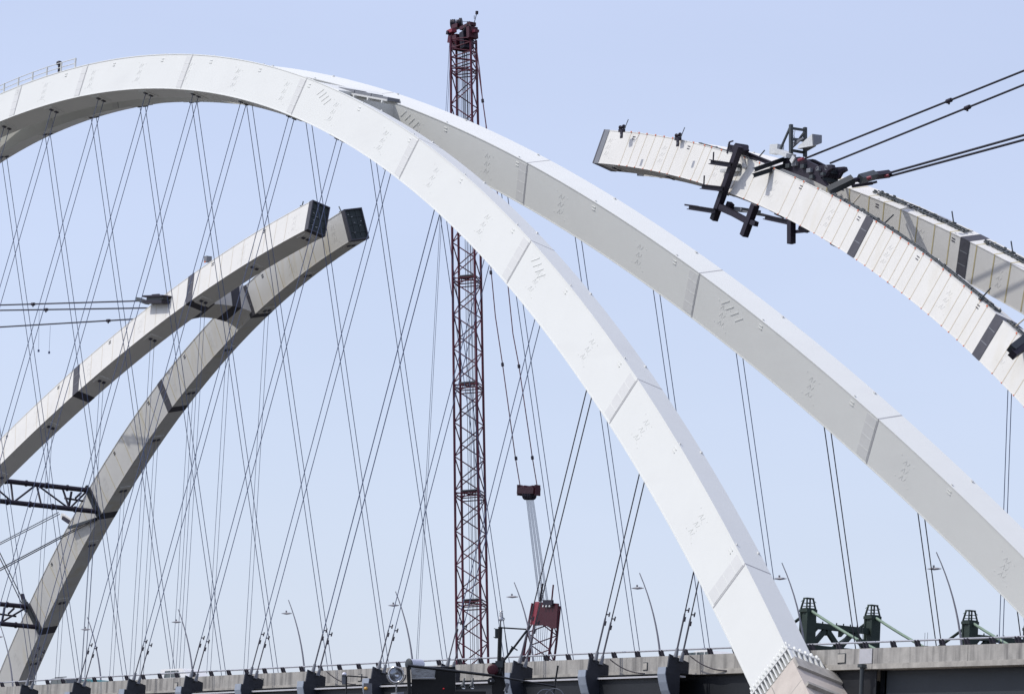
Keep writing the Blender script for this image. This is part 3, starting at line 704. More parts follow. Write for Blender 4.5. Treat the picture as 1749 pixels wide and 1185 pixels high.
# the flared light box
a = [at(1362, 252, 40.2), at(1387, 231, 39.2), at(1388, 244, 39.2), at(1372, 253, 40.2)]
g = MB(); pA = [at(1387, 229, 38.9), at(1403, 231, 40.3), at(1403, 245, 40.3), at(1388, 249, 38.9)]
pB = [at(1363, 250, 40.0), at(1370, 251, 41.2), at(1374, 256, 41.2), at(1362, 254, 40.0)]
g.add(pA+pB, [(0, 1, 2, 3), (4, 7, 6, 5), (0, 4, 5, 1), (1, 5, 6, 2), (2, 6, 7, 3), (3, 7, 4, 0)]); g.build('flared_box', 'basket', tw, to)
g = MB(); e = (pA[1]-pA[0]).cross(pA[3]-pA[0]).normalized();
if e.x < 0: e = -e
cc = sum(pA, V((0, 0, 0)))/4; g.prism([cc+(p-cc)*.95+e*.02 for p in pA], e*.05); g.build('box_front', 'mgrey', tw, to)
g = MB(); g.tube([at(1355, 224, 40), at(1354, 231, 40), at(1355, 237, 40)], .03, 5); g.tube([at(1358, 223, 40.3), at(1356, 232, 40.3), at(1358, 238, 40.3)], .03, 5); g.build('loose_cable', 'black', tw, to)

# stay cables to the right
def stay(pts, r, label, m='drope', grp='temporary stay cables', knob=None, cat='stay cable', nm='stay_cable'):
    root = V(pts[0]); t = thing(nm, label, cat, root, grp)
    for a, b in zip(pts[:-1], pts[1:]): g = MB(); g.tube([a, b], r, 6); g.build('strand', m, t, root)
    for k_ in (knob or []):
        g = MB(); d = (pts[-1]-pts[0]).normalized(); c = lerp(pts[0], pts[-1], k_); g.tube([c-d*.3, c+d*.3], r*2.1, 6); g.box(c.x-.06, c.x+.06, c.y-.06, c.y+.06, c.z-.3, c.z); g.build('clamp', 'black', t, root)
    return t
def longer(a, b, f): return [a, a+(b-a)*f]
stay(longer(at(1375, 271, 39.8), at(1749, 121, 39.8), 1.6), .085, 'uppermost dark stay cable rising to the top right edge from the camera tower', knob=[.42])
stay(longer(at(1418, 279, 39.8), at(1749, 145, 39.8), 1.6), .085, 'second dark stay cable from the top, parallel below the uppermost one', knob=[.45])
stay(longer(at(1518, 296, 45.5), at(1749, 231, 45.5), 1.6), .10, 'third stay cable from the top, upper strand of the close lower pair')
stay(longer(at(1520, 301, 45.5), at(1749, 239, 45.5), 1.6), .10, 'lowest of the four dark stay cables on the upper right')
jk = thing('stay_anchor', 'thick black jack arm with red fittings where the lower stay pair meets the rib', 'stay anchor', at(1440, 315, 40)); jo = V(jk.location)
def J(px0, py0, px1, py1, w, name, m='black', y=40.0, y2=None, round_=False, root=None, par=None):
    a = at(px0, py0, y); b = at(px1, py1, y if y2 is None else y2); g = MB()
    if round_: g.tube([a, b], w/2, 8)
    else: g.bar(a, b, w*.9, w, up=V((0, 1, 0)).cross((b-a).normalized()))
    return g.build(name, m, par or jk, jo if root is None else root)
J(1416, 326, 1457, 306, .62, 'jack_arm', 'beam', 38.8, 40.5); J(1416, 321, 1455, 303, .3, 'jack_arm', 'black', 38.8, 40.5)
J(1455, 309, 1478, 304, .4, 'rod', 'black', 40.5, 42, True); J(1468, 306, 1494, 299, .62, 'clevis_block', 'dgrey', 41.2, 43.4); J(1490, 301, 1519, 297, .5, 'clevis_block', 'black', 43.2, 45.4)
J(1481, 305, 1488, 303, .3, 'red_pin', 'pink', 41.2, 41.4, True); J(1456, 318, 1490, 313, .28, 'rod', 'black', 41.5, 43.5, True); J(1484, 314, 1497, 311, .2, 'rod', 'black', 43.2, 44)
J(1511, 301, 1518, 300, .25, 'red_pin', 'pink', 44.6, 44.8, True)
j2 = thing('jack_beam', 'short dark beam jutting from the striped rib at the right edge', 'steel beam', at(1740, 592, 33.5)); j2o = V(j2.location)
J(1727, 597, 1753, 577, .6, 'flange_beam', 'beam', 32.2, 34.5, root=j2o, par=j2); J(1729, 606, 1758, 585, .6, 'flange_beam', 'black', 32.2, 34.5, root=j2o, par=j2)

# things on the top flanges of the unfinished right half arch
def winch(px, py, y, label, hh=.8):
    c = at(px, py, y); t = thing('winch', label, 'winch', c); g = MB()
    g.box(c.x-.25, c.x+.25, c.y-.2, c.y+.2, c.z-.2, c.z+.05); g.build('base', 'black', t, c)
    g = MB(); g.lathe(c+V((-.28, 0, .22)), (1, .2, .1), [(0, 0), (0, .2), (.08, .2), (.1, .13), (.4, .13), (.42, .2), (.5, .2), (.5, 0)], 12); g.build('drum', 'black', t, c)
    q = at(px-.5, py+8, y-1.35); g = MB(); g.box(q.x-.16, q.x+.16, q.y-.05, q.y+.05, q.z-.32, q.z+.36); pl = g.build('hanging_plate', 'black', t, c)
    g = MB(); g.box(q.x-.07, q.x+.07, q.y-.08, q.y-.055, q.z-.18, q.z+.02); g.build('dial', 'mgrey', pl, c)
    g = MB(); g.bar(c+V((.4, 0, 0)), c+V((.95, 0, hh)), .05, .05); g.build('lever', 'dgrey', t, c)
winch(1062, 222, 39.0, 'black winch nearest the tip of the unfinished right rib'); winch(1158, 236, 39.1, 'black winch halfway between the rib tip and the black beam frame')
def walkway(far, x0, x1, lat, label, dens=.35):
    xs_ = xs(x0, x1, 1.2); P, T, N, U, D = frame((x0+x1)/2, far, 1); root = P+U*D
    t = thing('catwalk', label, 'catwalk', root)
    for l in (lat-.28, lat+.28):
        g = MB(); pts = []
        for x in xs_:
            P, T, N, U, D = frame(x, far, 1); pts.append(P+N*l+U*(D+.14+random.uniform(-.015, .02)))
        g.tube(pts, .05, 4); g.build('stringer', 'dgrey', t, root)
    g = MB(); x = x0
    while x < x1:
        P, T, N, U, D = frame(x, far, 1); h = random.uniform(.10, .24)
        g.obox(P+N*(lat+random.uniform(-.05, .05))+U*(D+.10), T*random.uniform(.04, .11), N*random.uniform(.22, .36), U*.05)
        if random.random() < .5: g.obox(P+N*(lat+random.uniform(-.35, .35))+U*(D+.16), T*.12, N*.05, U*h*.6)
        x += dens*random.uniform(.7, 1.4)
    g.build('treads', 'dgrey', t, root)
walkway(0, 33.5, 58.0, -.40, 'dark narrow catwalk of treads along the top edge of the striped front rib')
walkway(0, 59.8, 66.0, -.40, 'short dark catwalk on the striped front rib at the right edge')
walkway(1, 28.0, 39.0, .15, 'dark catwalk on top of the right back rib, left of its dark splice band')
walkway(1, 41.0, 58.0, .15, 'dark catwalk on top of the right back rib, right of its dark splice band')
walkway(0, 12.0, 20.5, -.2, 'dark rail and tread strip on the rib top just left of the camera tower', .5)
def stanchion(px0, py0, px1, py1, y, m, label):
    a = at(px0, py0, y); t = thing('stanchion', label, 'stanchion', a); g = MB(); b = at(px1, py1, y); g.tube([a, b], .06, 5); g.build('rod', m, t, a)
    g = MB(); g.box(a.x-.16, a.x+.16, a.y-.16, a.y+.16, a.z-.1, a.z+.05); g.build('foot', 'dgrey', t, a)
for i, (p, m, l) in enumerate([((1455, 350, 1470, 332), 'tape', 'pale stanchion leaning right at the start of the front rib catwalk'), ((1508, 384, 1526, 367), 'dgrey', 'dark stanchion leaning right above the first dark band of the striped rib'),
    ((1629, 381, 1626, 361), 'dgrey', 'dark upright rod on the right half back rib, near its splice band'), ((1730, 432, 1727, 412), 'dgrey', 'dark upright rod on the right half back rib, nearest the right edge'),
    ((1676, 510, 1692, 492), 'dgrey', 'dark stanchion leaning right on the lower front rib catwalk'), ((1728, 563, 1749, 545), 'tape', 'pale stanchion leaning right at the right edge by the jack beam'), ((1295, 270, 1306, 257), 'dgrey', 'short dark rod between the beam frame and the grey tower')]):
    y = 40.0 if 'back' not in l else 46.5
    if p[1] > 480: y = 35.0
    stanchion(*p, y, m, l)
# hanging lifeline loops
g = MB(); c = at(1436, 292, 42); g.tube([at(1436, 296, 42), at(1433, 291, 42), at(1435, 286, 42), at(1438, 288, 42), at(1437, 296, 42)], .035, 5); o = g.build('rope_loop', 'rope', None, c, label='small loop of rope standing above the rib right of the camera tower', category='rope loop')

# ------------------------------------------------------------------ temporary bracing, stays and gear on the unfinished left half arch
def brace(x, label, drop=1.45):
    Pn, Tn, Nn, Un, Dn = frame(x, 0, 1); Pf, Tf, Nf, Uf, Df = frame(x, 1, 1)
    a_t = Pn+Un*(Dn*.98)+Nn*(H+.1); b_t = Pf+Uf*(Df*.98)-Nf*(H+.1)
    a_b = Pn+Un*(Dn*.18)+Nn*(H+.1); b_b = Pf+Uf*(Df*.18)-Nf*(H+.1)
    root = (Pn+Pf)/2; t = thing('brace_truss', label, 'truss', root)
    for nm, a, b in (('upper_chord', a_t, b_t), ('lower_chord', a_b, b_b)):
        g = MB(); g.tube([a, b], .27, 10)
        L = (b-a).length; n = int(L/2.4); d = (b-a).normalized()
        for i in range(1, n): c = lerp(a, b, i/n); g.tube([c-d*.07, c+d*.07], .36, 10)
        g.build(nm, 'pipe', t, root)
    N_ = 4
    for i in range(N_):
        g = MB(); s0, s1 = i/N_, (i+1)/N_
        if i % 2 == 0: g.tube([lerp(a_t, b_t, s0), lerp(a_b, b_b, s1)], .11, 6)
        else: g.tube([lerp(a_b, b_b, s0), lerp(a_t, b_t, s1)], .11, 6)
        g.build('web_brace', 'pipe', t, root)
        if i: g = MB(); g.tube([lerp(a_t, b_t, s0), lerp(a_b, b_b, s0)], .12, 6); g.build('web_post', 'pipe', t, root)
    g = MB(); P = Pf; g.obox(Pf+Uf*(Df*.55)-Nf*(H+.12), Tf*.32, Nf*.14, Uf*(Df*.56)); g.build('rib_clamp', 'beam', t, root)
    g = MB(); g.obox(Pn+Un*(Dn*.55)+Nn*(H+.12), Tn*.32, Nn*.14, Un*(Dn*.56)); g.build('rib_clamp', 'beam', t, root)
    # small work cage on the truss near the far rib
    for s in (.83,):
        g = MB(); c = lerp(lerp(a_t, b_t, s), lerp(a_b, b_b, s), .5)
        g.bar(c+V((-.2, -1.1, 0)), c+V((-.2, 1.2, -.1)), .16, .2); g.bar(c+V((-.2, -.5, -.8)), c+V((-.2, -.3, .8)), .2, .2); g.bar(c+V((-.2, .2, .1)), c+V((-.2, .9, .8)), .16, .2)
        g.build('work_cage', 'pipe', t, root)
brace(-112.2, 'upper of two black pipe trusses bracing the unfinished left ribs')
brace(-130.2, 'lower of two black pipe trusses bracing the unfinished left ribs')
def lstay(p0, p1, y0, y1, r, label, f=1.5, knob=None): return stay(longer(at(*p0, y0), at(*p1, y1), f), r, label, knob=knob, grp='temporary stay cables on the left')
lstay((236, 514), (0, 521), 38.6, 38.6, .085, 'top one of the three level dark cables running off the left edge', knob=[.5])
lstay((252, 526), (0, 530), 39.2, 39.2, .085, 'middle one of the three level dark cables running off the left edge', knob=[.45])
lstay((228, 545), (0, 558.5), 43.0, 43.0, .085, 'lowest one of the three level dark cables running off the left edge', knob=[.12])
lstay((100, 874.5), (0, 926.5), 44.5, 42, .045, 'higher of two slanting rope pairs near the upper pipe truss, upper strand')
lstay((102, 877.5), (0, 929.5), 44.5, 42, .045, 'higher of two slanting rope pairs near the upper pipe truss, lower strand')
lstay((164, 884), (0, 970.5), 49.6, 44, .06, 'lower slanting rope pair ending at the back rib clamp, upper strand')
lstay((164, 886.5), (0, 974), 49.6, 44, .06, 'lower slanting rope pair ending at the back rib clamp, lower strand')
lstay((39, 1024), (0, 944), 52, 50, .055, 'steep rope above the lower pipe truss, right strand of the pair')
lstay((37, 1030), (0, 953), 52, 50, .055, 'steep rope above the lower pipe truss, left strand of the pair')
c = at(41, 1028, 52); t = thing('rope_shackle', 'dark shackle joining the steep ropes to the lower pipe truss clamp', 'shackle', c)
g = MB(); g.bar(c+V((-.6, 0, .9)), c+V((.2, 0, -.3)), .35, .35); g.build('body', 'black', t, c)
g = MB(); g.bar(c+V((-.1, 0, .2)), c+V((.9, 0, -1.0)), .4, .5); g.build('link', 'dgrey', t, c)
g = MB(); c = at(119, 893, 50.5)
t = thing('stay_cleat', 'black cleat with a pale plate clamped where the slanting ropes cross the left back rib', 'cleat', c)
g.bar(at(108, 884, 50.5), at(126, 896, 50.5), .35, .4); g.build('arm', 'black', t, c)
g = MB(); g.bar(at(118, 901, 49.7), at(164, 886, 49.7), .25, .3); g.build('link_bar', 'beam', t, c)
g = MB(); g.bar(at(106, 880, 50.7), at(126, 893, 50.7), .3, .55); g.build('pale_plate', 'stain', t, c)
# jack platform on the left front rib
c = at(263, 514, 38.3); t = thing('jack_platform', 'dark jack platform on the left front rib where two level cables end', 'platform', c)
def LJ(p0, p1, w, y, name, m, d=None):
    g = MB(); a = at(*p0, y); b = at(*p1, y); g.bar(a, b, d or w, w, up=V((0, 1, 0)).cross((b-a).normalized())); g.build(name, m, t, c)
LJ((251, 507), (285, 506), .18, 37.8, 'top_plate', 'black', 1.1); LJ((256, 512), (284, 510), .30, 37.9, 'bearing_block', 'dgrey', .8); LJ((251, 516), (284, 516), .30, 37.8, 'bottom_plate', 'black', 1.1)
LJ((236, 511), (252, 517), .38, 38.2, 'clevis', 'dgrey', .5); LJ((260, 504), (272, 503), .14, 37.8, 'handle', 'black')
# small things on the left ribs
c = at(355, 443, 40.5); t = thing('control_box', 'small grey box with a red tag on top of the left front rib', 'box', c)
g = MB(); g.box(c.x-.3, c.x+.3, c.y-.3, c.y+.3, c.z-.3, c.z+.3); g.build('case', 'mgrey', t, c); g = MB(); g.box(c.x-.12, c.x+.12, c.y-.34, c.y-.31, c.z-.38, c.z-.22); g.build('tag', 'orange', t, c)
for (p, l) in (((516, 352, 518, 344), 'thin rod at the open tip of the left front rib'), ((583, 362, 579, 353), 'thin rod at the open tip of the left back rib')):
    stanchion(*p, 41.0 if 'front' in l else 45, 'dgrey', l)
# two safety lines hanging below the level cables
for (p0, p1, l) in (((67, 528, ), (66, 597), 'short hanging line below the level cables, left one'), ((86, 556), (84, 600), 'short hanging line below the level cables, right one')):
    a = at(*p0, 39); b = at(*p1, 39); g = MB(); g.tube([a, b], .018, 4); g.box(b.x-.08, b.x+.08, b.y-.08, b.y+.08, b.z-.25, b.z); g.build('hanging_line', 'rope', None, a, label=l+' at far left', category='line')

# ------------------------------------------------------------------ red lattice crane
yC = 21.0
cb, ct = at(807, 1120, yC), at(791.5, 66, yC)
AX = (ct-cb).normalized(); cb = cb-AX*14
crane = thing('lattice_crane', 'tall maroon lattice boom crane with a slanting rear mast, standing behind the finished arch', 'crane', cb); cro = V(cb)
def lattice(base, tipp, w0, w1, wt, phi, sec, nm, parent, root, tap, rch=.105, rl=.052, platforms=True):
    ax = (tipp-base).normalized(); L = (tipp-base).length
    vd = V((FWD.x, FWD.y, 0)).normalized(); rt = V((vd.y, -vd.x, 0))
    e1 = (rt*math.cos(phi)-vd*math.sin(phi)); e1 = (e1-ax*e1.dot(ax)).normalized(); e2 = ax.cross(e1).normalized()
    def w(s):
        if s > L-tap: return w1+(wt-w1)*(s-(L-tap))/tap
        return w0+(w1-w0)*s/(L-tap)
    def cn(s, i):
        h = w(s)/2; sx, sy = ((-1, -1), (1, -1), (1, 1), (-1, 1))[i]
        return base+ax*s+e1*(h*sx)+e2*(h*sy)
    for i in range(4):
        g = MB(); g.tube([cn(0, i), cn(L-tap, i), cn(L, i)], rch, 7); g.build(nm+'_chord', 'red', parent, root)
    s0 = 0; si = 0
    while s0 < L-.5:
        s1 = min(s0+sec, L); g = MB(); nb = 3; hgt = (s1-s0-.5)/nb
        for fc in range(4):
            a, b = fc, (fc+1) % 4
            for j in range(nb*2):
                u0 = s0+.25+hgt*j/2; u1 = u0+hgt/2
                p, q_ = (a, b) if (j+fc) % 2 == 0 else (b, a)
                if u1 < L: g.tube([cn(u0, p), cn(u1, q_)], rl, 5)
            g.tube([cn(s0+.02, a), cn(s0+.02, b)], rl, 5)
            if s1-.25 < L: g.tube([cn(s1-.25, a), cn(s1-.25, b)], rl, 5)
        g.tube([cn(s0+.1, 0), cn(s0+.1, 2)], rl, 5); g.tube([cn(s0+.1, 1), cn(s0+.1, 3)], rl, 5)
        g.build(nm+'_lacing', 'red', parent, root)
        if platforms and 5 < s0 < L-6:
            g = MB(); h = w(s0)/2; c = base+ax*(s0+.35)+e1*(.1*h)
            g.obox(c, e1*(h*.75), e2*(h*.5), ax*.035)
            g.build('platform', 'mgrey', parent, root)
            g = MB()
            for dx in (-.6, -.1, .4): g.obox(c+e1*dx*h+ax*-.2, e1*.04, e2*.04, ax*.16)
            g.build('roller_bracket', 'mgrey', parent, root)
        s0 = s1; si += 1
    return cn, ax, e1, e2, L
cn, ax, e1, e2, L = lattice(cb, ct, 2.16, 1.86, 1.74, math.radians(16), 9.15, 'boom', crane, cro, 9.0)
# hoist ropes running inside the boom
for k_, (u, v) in enumerate([(-.15, .2), (-.02, .25), (.1, .1), (.22, .25), (.33, .05), (.42, .2)]):
    g = MB(); g.tube([cb+ax*2+e1*u*1.6+e2*v, ct+e1*u*.9+e2*v], .026, 4); g.build('hoist_rope', 'drope', crane, cro)
# extra ropes in the top third
for k_ in range(7):
    u = -.62+k_*.14; g = MB(); g.tube([cb+ax*(L-13)+e1*u+e2*.2, ct+e1*u*.8+e2*.1], .022, 4); g.build('hoist_rope', 'drope', crane, cro)
# boom head
hd = at(791, 66, yC)
def HB_(px0, py0, px1, py1, w, d, name, m='red', y=yC): 
    a = at(px0, py0, y); b = at(px1, py1, y); g = MB(); g.bar(a, b, d, w, up=V((0, 1, 0)).cross((b-a).normalized())); return g.build(name, m, crane, cro)
HB_(786, 62, 787, 86, 1.4*.5, 1.3, 'head_plate', 'red2'); HB_(796, 56, 798, 84, .62, 1.0, 'head_plate', 'black'); HB_(806, 47, 807, 66, .42, .9, 'head_plate', 'red2')
HB_(767, 56, 776, 52, .30, .5, 'head_bracket', 'pink', yC-.6); HB_(766, 57, 769, 57, .3, .5, 'head_bracket', 'black', yC-.7); HB_(769, 66, 776, 66, .8, .5, 'head_plate', 'red', yC-.4)
HB_(776, 47, 786, 44, .35, .6, 'head_bracket', 'red2'); HB_(790, 50, 808, 41, .3, .6, 'head_bracket', 'red2'); HB_(810, 54, 815, 53, .25, .4, 'head_bracket', 'red')
for (u, v, r_) in ((771, 42, .42), (775, 41, .38), (781, 40, .3), (786, 39.5, .42), (795, 52, .5), (800, 47, .5), (804, 50, .5), (794, 60, .5), (801, 62, .5)):
    g = MB(); c = at(u, v, yC); g.lathe(c-e2*.06-e1*.0, e1, [(0, 0), (0, r_), (.05, r_*.88), (.09, r_*.88), (.14, r_), (.14, 0)], 18); g.build('sheave', 'black', crane, cro)
g = MB(); g.tube([at(809, 43, yC), at(814.5, 22, yC)], .035, 5); g.box(*(lambda c: (c.x-.09, c.x+.09, c.y-.09, c.y+.09, c.z-.2, c.z+.08))(at(814.5, 21, yC))); g.build('antenna', 'black', crane, cro)
g = MB(); g.tube([at(790, 37.5, yC), at(800, 37.5, yC)], .02, 4); g.tube([at(810, 33, yC), at(810, 27, yC)], .03, 4); g.build('light_bracket', 'dgrey', crane, cro)
# pendants sagging from the boom head to the floating bridle and on to the mast
yM = 22.0
def pend(pxs, r, y=yC, m='red', name='pendant'):
    g = MB(); g.tube([at(a, b, y) for a, b in pxs], r, 5); g.build(name, m, crane, cro)
pend([(814, 84), (819, 120), (824, 170), (830, 214), (836, 350), (838.5, 460), (846, 540), (858, 620), (880, 780), (888, 828)], .045)
pend([(808, 84), (817, 120), (834, 240), (858, 380), (868, 492), (876, 570), (886, 623), (909, 780), (917, 828)], .045)
for (u, v) in ((824, 170), (838, 463), (858, 620), (886, 623), (881, 780), (909, 779)):
    g = MB(); c = at(u, v, yC); c2 = at(u+.6, v+5, yC); g.tube([c, c2], .13, 6); g.build('pendant_link', 'black', crane, cro)
# bridle block
g = MB(); a = at(889, 838, yC); b = at(917, 838, yC); g.bar(a, b, .7, .5, up=V((0, 0, 1))); g.build('bridle_beam', 'red2', crane, cro)
for (u0, v0, u1, v1, w, m) in ((888, 828, 888, 846, .12, 'red2'), (918, 828, 918, 846, .12, 'red2'), (893, 834, 900, 832, .3, 'red'), (905, 834, 914, 832, .3, 'red'), (898, 845, 912, 845, .32, 'black')):
    g = MB(); g.bar(at(u0, v0, yC), at(u1, v1, yC), .5, w); g.build('bridle_plate', m, crane, cro)
g = MB(); a = at(898, 843, yC); b = at(912.5, 843, yC)
for i in range(5): g.lathe(lerp(a, b, i/5)+V((0, 0, -.15)), (b-a), [(0, 0), (0, .36), (.08, .36), (.08, 0)], 14)
g.build('bridle_sheaves', 'black', crane, cro)
for i in range(9):
    u = 899+i*1.5; g = MB(); g.tube([at(u, 852, yC), at(920+i*2.2-(i % 3)*.7, 1026, yM)], .02, 4); g.build('reeving_line', 'rope', crane, cro)
# rear mast
mb_, mt = at(918, 1140, yM), at(933, 1032, yM); mb0 = mb_-(mt-mb_).normalized()*10
cn2, ax2, f1, f2, L2 = lattice(mb0, mt, 2.25, 2.05, 1.85, math.radians(14), 8.2, 'mast', crane, cro, 3.0, rch=.10, platforms=False)
q = [at(913, 1027, yM-1.2), at(953, 1030, yM-1.2), at(950, 1072, yM-1.2), at(941, 1073, yM-1.2), at(935, 1069, yM-1.2), at(928, 1067, yM-1.2), at(911, 1068, yM-1.2)]
g = MB(); g.prism(q, V((0, .12, 0))); g.build('mast_head_plate', 'red2', crane, cro)
g = MB(); g.prism([at(913, 1027, yM-1.2), at(921, 1027, yM-1.2), at(913, 1066, yM-1.25), at(906, 1066, yM-1.2)], V((-.15, .05, 0))); g.build('mast_side_plate', 'pink', crane, cro)
g = MB(); g.prism([at(927, 1024, yM-1.4), at(943, 1024, yM-1.4), at(943, 1033, yM-1.4), at(927, 1033, yM-1.4)], V((0, .15, 0))); g.build('sheave_housing', 'black', crane, cro)
for u in (927, 932.5, 938): 
    g = MB(); c = at(u, 1035, yM-1.45); g.lathe(c, (0, 1, 0), [(0, 0), (0, .09), (.1, .09), (.1, 0)], 12); g.build('plate_hole', 'basket', crane, cro)
g = MB(); g.tube([at(942, 1028, yM-.5), at(945, 998, yM-.5)], .07, 5); g.build('mast_whip', 'red', crane, cro)
g = MB(); g.tube([at(927, 996, yM-.5), at(922, 1027, yM-.5)], .09, 5); g.build('mast_whip', 'black', crane, cro)
for i in range(6): g = MB(); u = 913+i*3.6; g.tube([at(u+4, 1068, yM), at(u, 1140, yM)], .02, 4); g.build('reeving_line', 'rope', crane, cro)
g = MB(); g.tube([at(951, 1070, yM), at(946, 1140, yM)], .03, 4); g.build('reeving_line', 'drope', crane, cro)
# two load ropes falling plumb from the boom head
for i, dx in enumerate((0, 9)):
    a = at(768.5+dx*.3, 60, yC); g = MB(); g.tube([a, V((a.x, a.y, -8))], .022, 4); g.build('load_rope', 'rope', crane, cro)

# ------------------------------------------------------------------ old green suspension bridges beyond
def tower(x, y0, dy, base_z, z0, label):
    # two legs across the roadway, cross truss between
    root = V((x, y0, base_z)); t = thing('bridge_tower', label, 'bridge tower', root)
    for i, y in enumerate((y0, y0+dy)):
        z = z0
        g = MB(); zt = z-1.2
        g.box(x-.42, x+.42, y-.50, y+.50, base_z, zt-.302)
        for s_ in (-1, 1): g.box(x+s_*.55-.12, x+s_*.55+.12, y-.58, y+.58, base_z, zt-.301)
        g.build('leg', 'green', t, root)
        g = MB(); g.box(x-.7, x+.7, y-.66, y+.66, zt-.3, zt); g.box(x-.6, x+.6, y-.55, y+.55, zt, zt+.12); g.build('capital', 'green', t, root)
        g = MB()
        for sx in (-1, 1):
            for sy in (-1, 1):
                g.bar(V((x+sx*.5, y+sy*.58, zt)), V((x+sx*.26, y+sy*.38, z-.1)), .17, .17)
            for q_ in (.3, .6): g.bar(V((x+sx*(.5-.24*q_), y-.5, zt+1.1*q_)), V((x+sx*(.5-.24*q_), y+.5, zt+1.1*q_)), .07, .07)
        g.box(x-.34, x+.34, y-.46, y+.46, z-.12, z); g.build('finial', 'green', t, root)
        g = MB(); g.bar(V((x-.1, y-.9, z-.45)), V((x, y-.35, z-.05)), .05, .05); g.bar(V((x+.1, y+.9, z-.45)), V((x, y+.35, z-.05)), .05, .05); g.build('guy_wire', 'lgreen', t, root)
    zt = z0-2.5; ya, yb = y0+.62, y0+dy-.62
    g = MB(); g.box(x-.35, x+.35, ya, yb, zt-.6, zt); g.build('top_beam', 'green', t, root)
    g = MB(); g.box(x-.35, x+.35, ya, yb, zt-3.0, zt-2.3); g.build('lower_beam', 'green', t, root)
    n = 4; w = (yb-ya)/n
    for i in range(n):
        g = MB(); a, b = (zt-.5, zt-2.4) if i % 2 else (zt-2.4, zt-.5)
        g.bar(V((x, ya+w*i, a)), V((x, ya+w*(i+1), b)), .42, .5, up=V((1, 0, 0)).cross(V((0, w, b-a)).normalized())); g.build('web_member', 'green', t, root)
        g = MB(); g.prism([V((x-.29, ya+w*i-.0, zt-.601)), V((x-.29, ya+w*i+.6, zt-.601)), V((x-.29, ya+w*i, zt-1.2))], V((.58, 0, 0))); g.build('gusset', 'green', t, root)
    g = MB()
    for i in range(8): yy = ya+.4+(yb-ya-.8)*i/7; g.box(x-.05, x+.05, yy-.05, yy+.05, zt, zt+.22)
    g.build('beam_stud', 'green', t, root)
    return t
TX = -51.5
def sway(x, y, z, sgn, label, m, L_=26, dip=8.4):
    root = V((x, y, z)); t = thing('suspension_cable', label, 'suspension cable', root)
    pts = []
    for i in range(13):
        s = i/12; pts.append(V((x+sgn*L_*s, y, z-dip*(1.35*s-.35*s*s))))
    g = MB(); g.tube(pts, .16, 8); g.build('main_cable', m, t, root)
    for i in (4, 7, 10):
        p = pts[i]; g = MB()
        for dx in (-.22, .22): g.tube([p+V((dx, 0, 1.6 if i == 4 else .2)), V((p.x+dx, y, -10))], .025, 4)
        g.build('suspender', 'dgrey', t, root)
        g = MB(); g.box(p.x-.35, p.x+.35, y-.26, y+.26, p.z-.28, p.z+.22); g.build('cable_band', 'green', t, root)
tower(TX, 100.0, 8.3, -20, 19.35, 'dark green riveted suspension tower with two capped legs, just right of the arch foot')
tower(TX, 121.2, 8.3, -20, 19.9, 'dark green suspension tower farther right, only its top above the deck rail')
for y, nm in ((100.0, 'left leg of the nearer'), (108.3, 'right leg of the nearer'), (121.2, 'left leg of the farther')):
    zc = 19.35-1.35 if y < 120 else 18.5
    sway(TX+.5, y, zc, 1, 'pale green main cable sloping down right from the %s green tower' % nm, 'lgreen')  # lit run of the cable, light put into the paler green
    sway(TX-.5, y, zc-.3, -1, 'dark cable sloping down left from the %s green tower' % nm, 'green', dip=8.6)  # unlit run of the same cable, painted the darker green

# ------------------------------------------------------------------ towboat top in the foreground
DB = 120.0
def bp(px, py, t=DB): return dist(px, py, t)
bt = thing('towboat', 'black towboat top with twin searchlights, horns and a mast in front of the deck', 'boat', bp(780, 1400)); bo = V(bt.location)
vR = RGT.copy(); vF = V((FWD.x, FWD.y, 0)).normalized()
def bbox(px0, py0, px1, py1, name, m, t=DB, depth=.6, parent=None):
    c0 = bp(px0, py0, t); c1 = bp(px1, py0, t); c2 = bp(px1, py1, t); c3 = bp(px0, py1, t)
    g = MB(); g.prism([c0, c1, c2, c3], vF*depth); return g.build(name, m, parent or bt, bo)
def bbar(px0, py0, px1, py1, w, name, m='boat', t=DB, t1=None, rnd=True):
    g = MB(); a = bp(px0, py0, t); b = bp(px1, py1, t1 or t)
    if rnd: g.tube([a, b], w/2, 8)
    else: g.bar(a, b, w, w)
    return g.build(name, m, bt, bo)
# pilothouse and hull reaching down to the water below the frame
bbox(560, 1196, 1060, 1400, 'pilothouse', 'boat', DB+1, 5); bbox(400, 1400, 1300, 1895, 'hull', 'boat', DB-1, 12)
bbox(703, 1138, 778, 1192, 'lamp_housing', 'boat', DB+.5, .7)
pm = [bp(702, 1139, DB+.1), bp(744, 1143, DB+.1), bp(742, 1157, DB+.1), bp(703, 1156, DB+.1)]
g = MB(); g.prism(pm, vF*.12); g.build('mirror_panel', 'mirror', bt, bo)
bbox(703, 1156.5, 744, 1159, 'panel_sill', 'chrome', DB+.05, .15)
